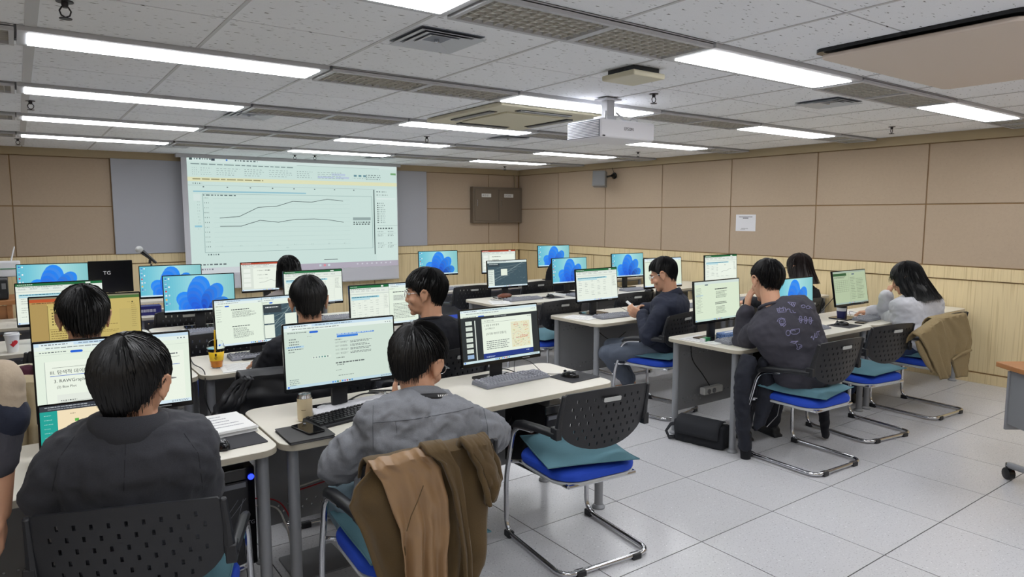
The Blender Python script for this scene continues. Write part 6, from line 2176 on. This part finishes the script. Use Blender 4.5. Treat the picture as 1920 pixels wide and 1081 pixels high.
# folder and phone
m_folder = mat('dark_grey_leatherette', (58, 56, 57), .6, noise_scale=400, var=.08, bump=.1)
t = thing('document_folder', 'dark grey folder lying at the near left corner of the desk', 'folder', (.905, 2.705, Z), R(-1))
MB().ext(rrect(.185, .215, .008, 3), 0, .003).build('back_cover', m_folder, t, bevel=.001)
MB().ext(rrect(.175, .205, .004, 2), .003, .009).build('pages', m_grey, t)
MB().ext(rrect(.185, .215, .008, 3), .009, .012).build('front_cover', m_folder, t, bevel=.001)
t = thing('smartphone', 'black smartphone resting on the dark grey folder', 'phone', (.925, 2.725, Z + .0122), R(10))
MB().ext(rrect(.075, .155, .010, 4), 0, .008).build('body', m_black2, t, bevel=.0015)
MB().ext(rrect(.070, .150, .008, 4), .0081, .0086).build('glass', mat('phone_glass', (8, 9, 11), .05), t)
MB().lathe([(.006, 0), (.006, .003)], 12, (0.015, .055, .0086)).build('camera_ring', m_grey, t)
# drink with dome lid
m_clear = glass('clear_plastic', (250, 250, 250), .02, 1, 1.04)
m_tea = mat('amber_drink', (214, 128, 20), .15)
t = thing('iced_drink', 'clear dome-lidded cup of amber drink with yellow sleeve and straw', 'cup', (.905, 4.235, Z))
MB().lathe([(.030, 0), (.033, .002), (.046, .118), (.047, .120), (.044, .120), (.031, .005)], 28).build('cup', m_clear, t)
MB().lathe([(.0305, .006), (.0395, .080), (.001, .080)], 28).build('drink', m_tea, t)
MB().lathe([(.050, .118), (.050, .124), (.046, .128), (.044, .142), (.036, .158), (.020, .166), (.010, .167)], 28).build('dome_lid', m_clear, t)
MB().tube([(-.008, 0, .02), (-.004, -.004, .225)], .0045, 10).build('straw', mat('yellow_straw', (240, 190, 30), .4), t)
sl_ = MB()
for k in range(15):
    a = R(-170 + 150 * k / 14)
    for z, r_ in ((.045, .0385), (.098, .0447)):
        sl_.v.append((r_ * math.cos(a), r_ * math.sin(a), z))
sl_.f = [(2 * k, 2 * k + 2, 2 * k + 3, 2 * k + 1) for k in range(14)]
o = sl_.build('sleeve', mat('yellow_card', (246, 202, 30), .5), t, fix=False)
o.modifiers.new('t', 'SOLIDIFY').thickness = .001
for k, (w_, h, z, c_) in enumerate(((.010, .016, .083, (60, 44, 20)), (.016, .003, .066, (60, 44, 20)), (.010, .003, .058, (60, 44, 20)))):
    MB().box((-.012, -.0435 + .0012 * k, z), (w_, .0012, h)).build('printing', mat('brown_print', c_, .6), t, smooth=0)
# white paper cup with red heart
m_red = mat('heart_red', (206, 40, 52), .5)
t = thing('paper_cup', 'white paper cup with a red heart at the left edge', 'cup', (-.075, 5.52, Z))
MB().lathe([(.030, 0), (.030, .004), (.042, .112), (.040, .112), (.029, .006)], 26).build('cup', m_white, t)
MB().lathe([(.044, .108), (.045, .116), (.041, .120), (.040, .128), (.036, .128), (.035, .124)], 26).build('lid', m_white, t)
hp = [(16 * math.sin(a) ** 3 / 620, (13 * math.cos(a) - 5 * math.cos(2 * a) - 2 * math.cos(3 * a) - math.cos(4 * a)) / 620) for a in [2 * PI * k / 28 for k in range(28)]]
MB().add([(x + .004, -math.sqrt(max(0, .0375 ** 2 - x * x)) - .0012, .062 + y) for x, y in hp], [tuple(range(28))]).build('heart', m_red, t, smooth=0, fix=False)
t = thing('paper_cup', 'cream lidded cup partly hidden behind the lecture notes monitor', 'cup', (-.01, 4.22, Z))
MB().lathe([(.032, 0), (.032, .004), (.045, .118), (.043, .118), (.03, .006)], 26).build('cup', m_cream, t)
MB().lathe([(.047, .114), (.048, .122), (.043, .127), (.042, .136), (.038, .136), (.037, .130)], 26).build('lid', mat('cream_lid', (232, 226, 206), .4), t)
MB().box((.16, 5.28, Z + .0), (.001, .001, .001)) if False else None
make_mouse((.17, 5.50, Z), R(30), 'dark mouse beside the heart cup at the left edge', g)
# items on the nearest right desk
t = thing('tissue_box', 'flat blue patterned tissue pack beneath the web document monitor', 'box', (4.20, 3.065, Z), R(-4))
MB().ext(rrect(.22, .09, .012, 3), 0, .045).build('wrapper', speckle(mat('blue_pack', (120, 150, 196), .5), 160, .5, .56, (70, 96, 150)), t, bevel=.008)
MB().box((0, 0, .0455), (.12, .02, .002)).build('opening', m_white, t, smooth=0)
t = thing('small_box', 'small green and white box on the pages at the right desk end', 'box', (3.915, 3.07, Z + .0055), R(8))
MB().box((.012, 0, .012), (.066, .035, .024)).build('sleeve', mat('green_card', (16, 112, 66), .5), t, smooth=0, bevel=.002)
MB().box((-.032, 0, .012), (.024, .034, .023)).build('end', m_white, t, smooth=0, bevel=.002)
m_tumb = mat('navy_sleeve', (36, 40, 92), .5)
t = thing('coffee_cup', 'white coffee cup with navy sleeve and dark lid, right desk', 'cup', (5.785, 3.09, Z))
MB().lathe([(.029, 0), (.029, .003), (.041, .102), (.039, .102), (.028, .006)], 26).build('cup', m_white, t)
MB().lathe([(.0308, .010), (.0378, .068), (.0388, .068), (.0318, .010)], 26).build('sleeve', m_tumb, t)
MB().lathe([(.043, .098), (.044, .106), (.039, .112), (.038, .120), (.034, .120)], 26).build('lid', m_black, t)
slab_item('smartphone', 'black phone lying on the right desk between mouse and keyboard', 'phone', .16, .074, .009, m_black2, (5.70, 2.865, Z), R(12), .010)
MB().tube([(4.06, 4.60, Z + .009), (4.09, 4.47, Z + .009)], .004, 8)
tag(MB().tube([(4.055, 4.56, Z + .0085), (4.09, 4.44, Z + .0085)], [.0045, .004], 8).build('pen', m_leg), 'grey pen on the printed sheet of the second right desk', 'pen')
m_pouch = mat('brown_leather', (112, 62, 42), .5, noise_scale=60, var=.15, bump=.2)
po = MB()
po.ell((0, 0, .028), (.11, .05, .028), n=20, m=10)
o = po.build('pouch', m_pouch, None, (4.24, 6.0, Z), smooth=60)
o.rotation_euler = (0, 0, R(14))
tag(o, 'brown leather pouch left of the aerial map monitor base', 'pouch')
# eyes of equipment below the desks
m_led = emit('power_led', (40, 60, 255), 3)
def tower(x, y, w_, d, h, z0, label):
    t = thing('computer_tower', label, 'computer', (x, y, z0), 0, 'computer towers')
    MB().box((0, 0, h / 2), (w_, d, h)).build('case', m_black2, t, smooth=0, bevel=.006)
    f = MB().box((-.012, -d / 2 - .004, h * .62), (w_ * .80, .010, h * .52)).build('front_panel', m_black, t, smooth=0, bevel=.004)
    MB().box((-.012, -d / 2 - .010, h * .84), (w_ * .7, .004, .02)).build('drive_slot', m_kbody, f, smooth=0)
    for k, (a, b) in enumerate(((-.05, .03), (-.01, -.02), (.02, .05), (-.03, .06))):
        MB().tube([(-.012 + a, -d / 2 - .0095, h * .45), (-.012 + b, -d / 2 - .0095, h * .70)], .0012, 4).build('accent_line', m_kbody, f)
    MB().lathe([(.0085, 0), (.0085, .002), (.012, .002), (.012, 0)], 18, T=M.Translation((w_ / 2 - .016, -d / 2 - .004, h * .90)) @ M.Rotation(PI / 2, 4, 'X')).build('power_ring', m_led, t)
    vs, fs = text_polys('TG', .022)
    MB().add([(x_ + w_ / 2 - .036, -d / 2 - .0012, z_ + h * .42) for x_, z_, q in vs], fs).build('lettering', m_leg, t, smooth=0, fix=False)
    if z0 > .1:
        MB().box((0, 0, (.69 - z0 + h) / 2), (w_ + .012, .03, .69 - z0 - h)).build('hanger', m_leg, t, smooth=0)
    for sx in (-1, 1) if z0 < .1 else ():
        for sy in (-1, 1):
            MB().lathe([(.030, -z0), (.031, -z0 + .012), (.018, -z0 + .022), (.018, 0)], 14, (sx * w_ * .3, sy * d * .36, 0)).build('foot', m_leg, t)
tower(.625, 2.955, .175, .40, .41, .205, 'black computer tower with blue power ring under the nearest left desk')
tower(2.31, 2.97, .175, .40, .40, .20, 'black computer tower hung under the desk behind the empty chair')
tower(4.9, 3.12, .175, .40, .38, .16, 'black computer tower under the nearest right desk')
m_strip = mat('strip_white', (206, 206, 204), .5)
def power_strip(x, y, z, label, n=2, red=False):
    t = thing('power_strip', label, 'power strip', (x, y, z), 0, 'power strips')
    MB().box((0, 0, 0), (.22, .05, .055)).build('body', m_strip, t, smooth=0, bevel=.008)
    if red:
        MB().box((0, -.003, .032), (.22, .05, .012)).build('switch_bar', mat('dark_red', (120, 24, 34), .4), t, smooth=0)
        for k in range(3):
            MB().box((-.085 + .07 * k, -.0285, .034), (.008, .004, .006)).build('lamp', emit('strip_lamp', (255, 200, 190), 2), t, smooth=0)
    for k in range(n):
        MB().lathe([(.019, 0), (.019, .004), (.016, .004), (.014, -.004)], 18, T=M.Translation((-.06 + .06 * k, -.026, -.003)) @ M.Rotation(PI / 2, 4, 'X')).build('socket', m_black if red else m_grey, t)
power_strip(2.04, 3.09, .31, 'white power strip with red lit switches under the nearest desk', 3, True)
power_strip(4.60, 4.60, .24, 'white socket block behind the knees of the man in navy', 3)
power_strip(4.24, 3.25, .29, 'pale socket block fixed to the grey panel above the black bag', 2)
# cables
m_redc = mat('red_cable', (170, 36, 48), .5)
m_wc = mat('white_cable', (206, 204, 198), .5)
cable([(.62, 3.10, .36), (.85, 3.08, .33), (.93, 3.06, .25), (.95, 3.04, .1), (.97, 3.02, .006)], 'red network cable dropping between the two nearest desks', .0035, m_redc)
cable([(.62, 3.12, .31), (.86, 3.09, .29), (.92, 3.07, .2), (.94, 3.05, .08), (.95, 3.05, .006)], 'white network cable dropping beside the red cable', .0042, m_wc)
cable([(.99, 3.09, .38), (.97, 3.07, .3), (.965, 3.05, .16), (.975, 3.05, .006)], 'second white cable rising left of the desk leg', .0042, m_wc)
cable([(1.0, 3.10, .345), (1.4, 3.11, .37), (1.9, 3.09, .33)], 'white cable running along the grey panel under the nearest desk', .0042, m_wc)
cable([(1.0, 3.105, .325), (1.4, 3.115, .35), (1.88, 3.095, .32)], 'red cable running along the grey panel under the nearest desk', .0035, m_redc)
cable([(1.20, 3.02, Z + .012), (1.32, 3.06, Z + .03), (1.45, 3.05, Z + .012), (1.50, 3.12, Z + .006), (1.40, 3.18, Z + .006)], 'black cable looped behind the base of the highlighted-text monitor', .004)
cable([(1.10, 3.05, Z + .01), (1.22, 3.06, Z + .008), (1.34, 2.99, Z + .012), (1.42, 3.03, Z + .03), (1.36, 3.1, Z + .02)], 'silver video cable lying before the highlighted-text monitor', .004, m_alu)
cable([(1.36, 3.02, Z + .03), (1.43, 2.93, Z + .035), (1.47, 2.86, Z + .012), (1.52, 2.80, Z + .004)], 'thin white lead curving to the crumpled sheet', .002, m_wc)
cable([(1.60, 3.16, Z + .004), (1.56, 3.08, Z + .05), (1.52, 2.98, Z + .03), (1.50, 2.90, Z + .004)], 'thin black lead arching on the desk left of the grey shirt collar', .0018)
cable([(2.20, 3.02, Z + .02), (2.27, 3.10, Z + .075), (2.34, 3.06, Z + .06), (2.38, 2.98, Z + .004), (2.43, 2.88, Z + .01)], 'thin black mouse lead arching beside the slide page monitor', .0018)
cable([(2.12, 3.08, Z + .04), (2.22, 3.12, Z + .02), (2.25, 3.04, Z + .004)], 'black lead at the foot of the slide page monitor', .003)
cable([(2.22, 3.10, .70), (2.24, 3.08, .5), (2.14, 3.07, .40), (2.10, 3.07, .34)], 'black cable hanging under the nearest desk', .004)
cable([(2.10, 3.10, .70), (2.06, 3.09, .52), (2.07, 3.09, .36)], 'second black cable hanging under the nearest desk', .004)
cable([(4.34, 4.55, Z + .03), (4.44, 4.60, Z + .06), (4.50, 4.52, Z + .05), (4.55, 4.44, Z + .004)], 'thin black lead beside the monitor on the second right desk', .0018)
cable([(4.2, 4.62, .70), (4.3, 4.6, .56), (4.5, 4.6, .44), (4.7, 4.62, .5)], 'black cable sagging under the second right desk', .004)
cable([(4.02, 3.28, .70), (4.03, 3.27, .55), (4.15, 3.27, .42), (4.23, 3.26, .32)], 'black cable hanging to the socket block of the nearest right desk', .004)
cable([(4.02, 5.93, Z + .004), (4.08, 5.9, Z + .02), (4.12, 5.98, Z + .03), (4.17, 5.92, Z + .004), (4.06, 5.86, Z + .004), (4.03, 5.96, Z + .006)], 'tangled grey lead beside the brown pouch', .003, m_leg)
cable([(.83, 4.62, .735), (.80, 4.35, .735), (.81, 4.1, .73), (.79, 4.02, .60), (.84, 4.02, .45)], 'black cable trailing over the corner of the desk with the yellow drink', .003)
cable([(.52, 3.04, .74), (.60, 3.16, .7), (.68, 3.26, .60), (.75, 3.30, .55)], 'black cable behind the lecture notes monitor', .004)
cable([(5.68, 3.1, .92), (5.60, 3.16, .80), (5.52, 3.2, Z + .004)], 'black cable at the back of the tilted table monitor', .003)
cable([(6.0, 3.12, Z + .004), (6.08, 3.17, Z + .03), (6.16, 3.12, Z + .01)], 'thin black lead right of the coffee cup', .0018)
# floor outlet plate by the cables
slab_item('floor_outlet', 'dark floor outlet cover where the cables go down', 'floor box', .26, .26, .008, m_grey, (1.03, 3.0, .0005), 0, .01)
# messenger bag on the floor
m_bag = mat('black_canvas', (26, 28, 34), .85, noise_scale=300, var=.15, bump=.2)
t = thing('messenger_bag', 'black messenger bag lying on the floor under the desk end', 'bag', (3.86, 3.03, 0), R(-78))
b = MB()
b.cap((-.14, 0, .06), (.14, 0, .06), .058, .058)
b.box((0, 0, .08), (.37, .12, .155))
me = remesh(b, .008, 6, 'body')
folds(me, .006, 9, 2)
mesh_obj('body', me, m_bag, t)
fl = []
for i in range(13):
    v = i / 12
    a = -.4 + v * 2.2
    fl.append([V((-.165 + .33 * j / 10, -.085 * math.sin(a * .95) * 1.0 - .003, .10 + .085 * math.cos(a * .95) - (.06 * max(0, v - .7)))) for j in range(11)])
o = MB().grid(fl).build('flap', m_bag, t, smooth=60, fix=False)
o.modifiers.new('t', 'SOLIDIFY').thickness = .006
st = MB()
st.tube([(-.17, 0, .12), (-.23, -.03, .10), (-.255, -.05, .05), (-.22, -.07, .015), (-.17, -.08, .03)], .016, 8, flat=.25)
st.build('strap', m_bag, t)
MB().box((-.20, -.075, .02), (.03, .02, .012)).build('buckle', m_black, t, smooth=0, bevel=.003)
MB().box((-.02, -.088, .10), (.05, .004, .02)).build('patch', mat('navy_patch', (50, 54, 66), .6), t, smooth=0)
# open laptop in front of the dark-suited man
t = thing('laptop', 'open laptop with cream page and teal sidebar below the lecture notes monitor', 'laptop', (.165, 2.74, Z), R(-4))
MB().ext(rrect(.32, .22, .010, 3), 0, .014).build('base', mat('laptop_grey', (74, 76, 84), .35, metal=.4), t, bevel=.002)
kb = MB()
for r_ in range(5):
    for q in range(13):
        kb.box((-.132 + .022 * q, .075 - .022 * r_, .0150), (.019, .019, .002))
o = kb.build('keycaps', m_black, t, smooth=0)
o['kind'] = 'stuff'
T = M.Translation((0, .105, .014)) @ M.Rotation(R(-12), 4, 'X') @ M.Translation((0, 0, .108))
hb = MB().ext(rrect(.32, .212, .008, 3), -.004, .004, T @ M.Rotation(R(90), 4, 'X')).build('lid', m_black2, t)
cv = Canvas(.306, .192, .00012)
scr_laptop(cv)
o = cv.build('display', m_glow, hb)
o.matrix_local = T @ M.Translation((0, -.0044, .003))
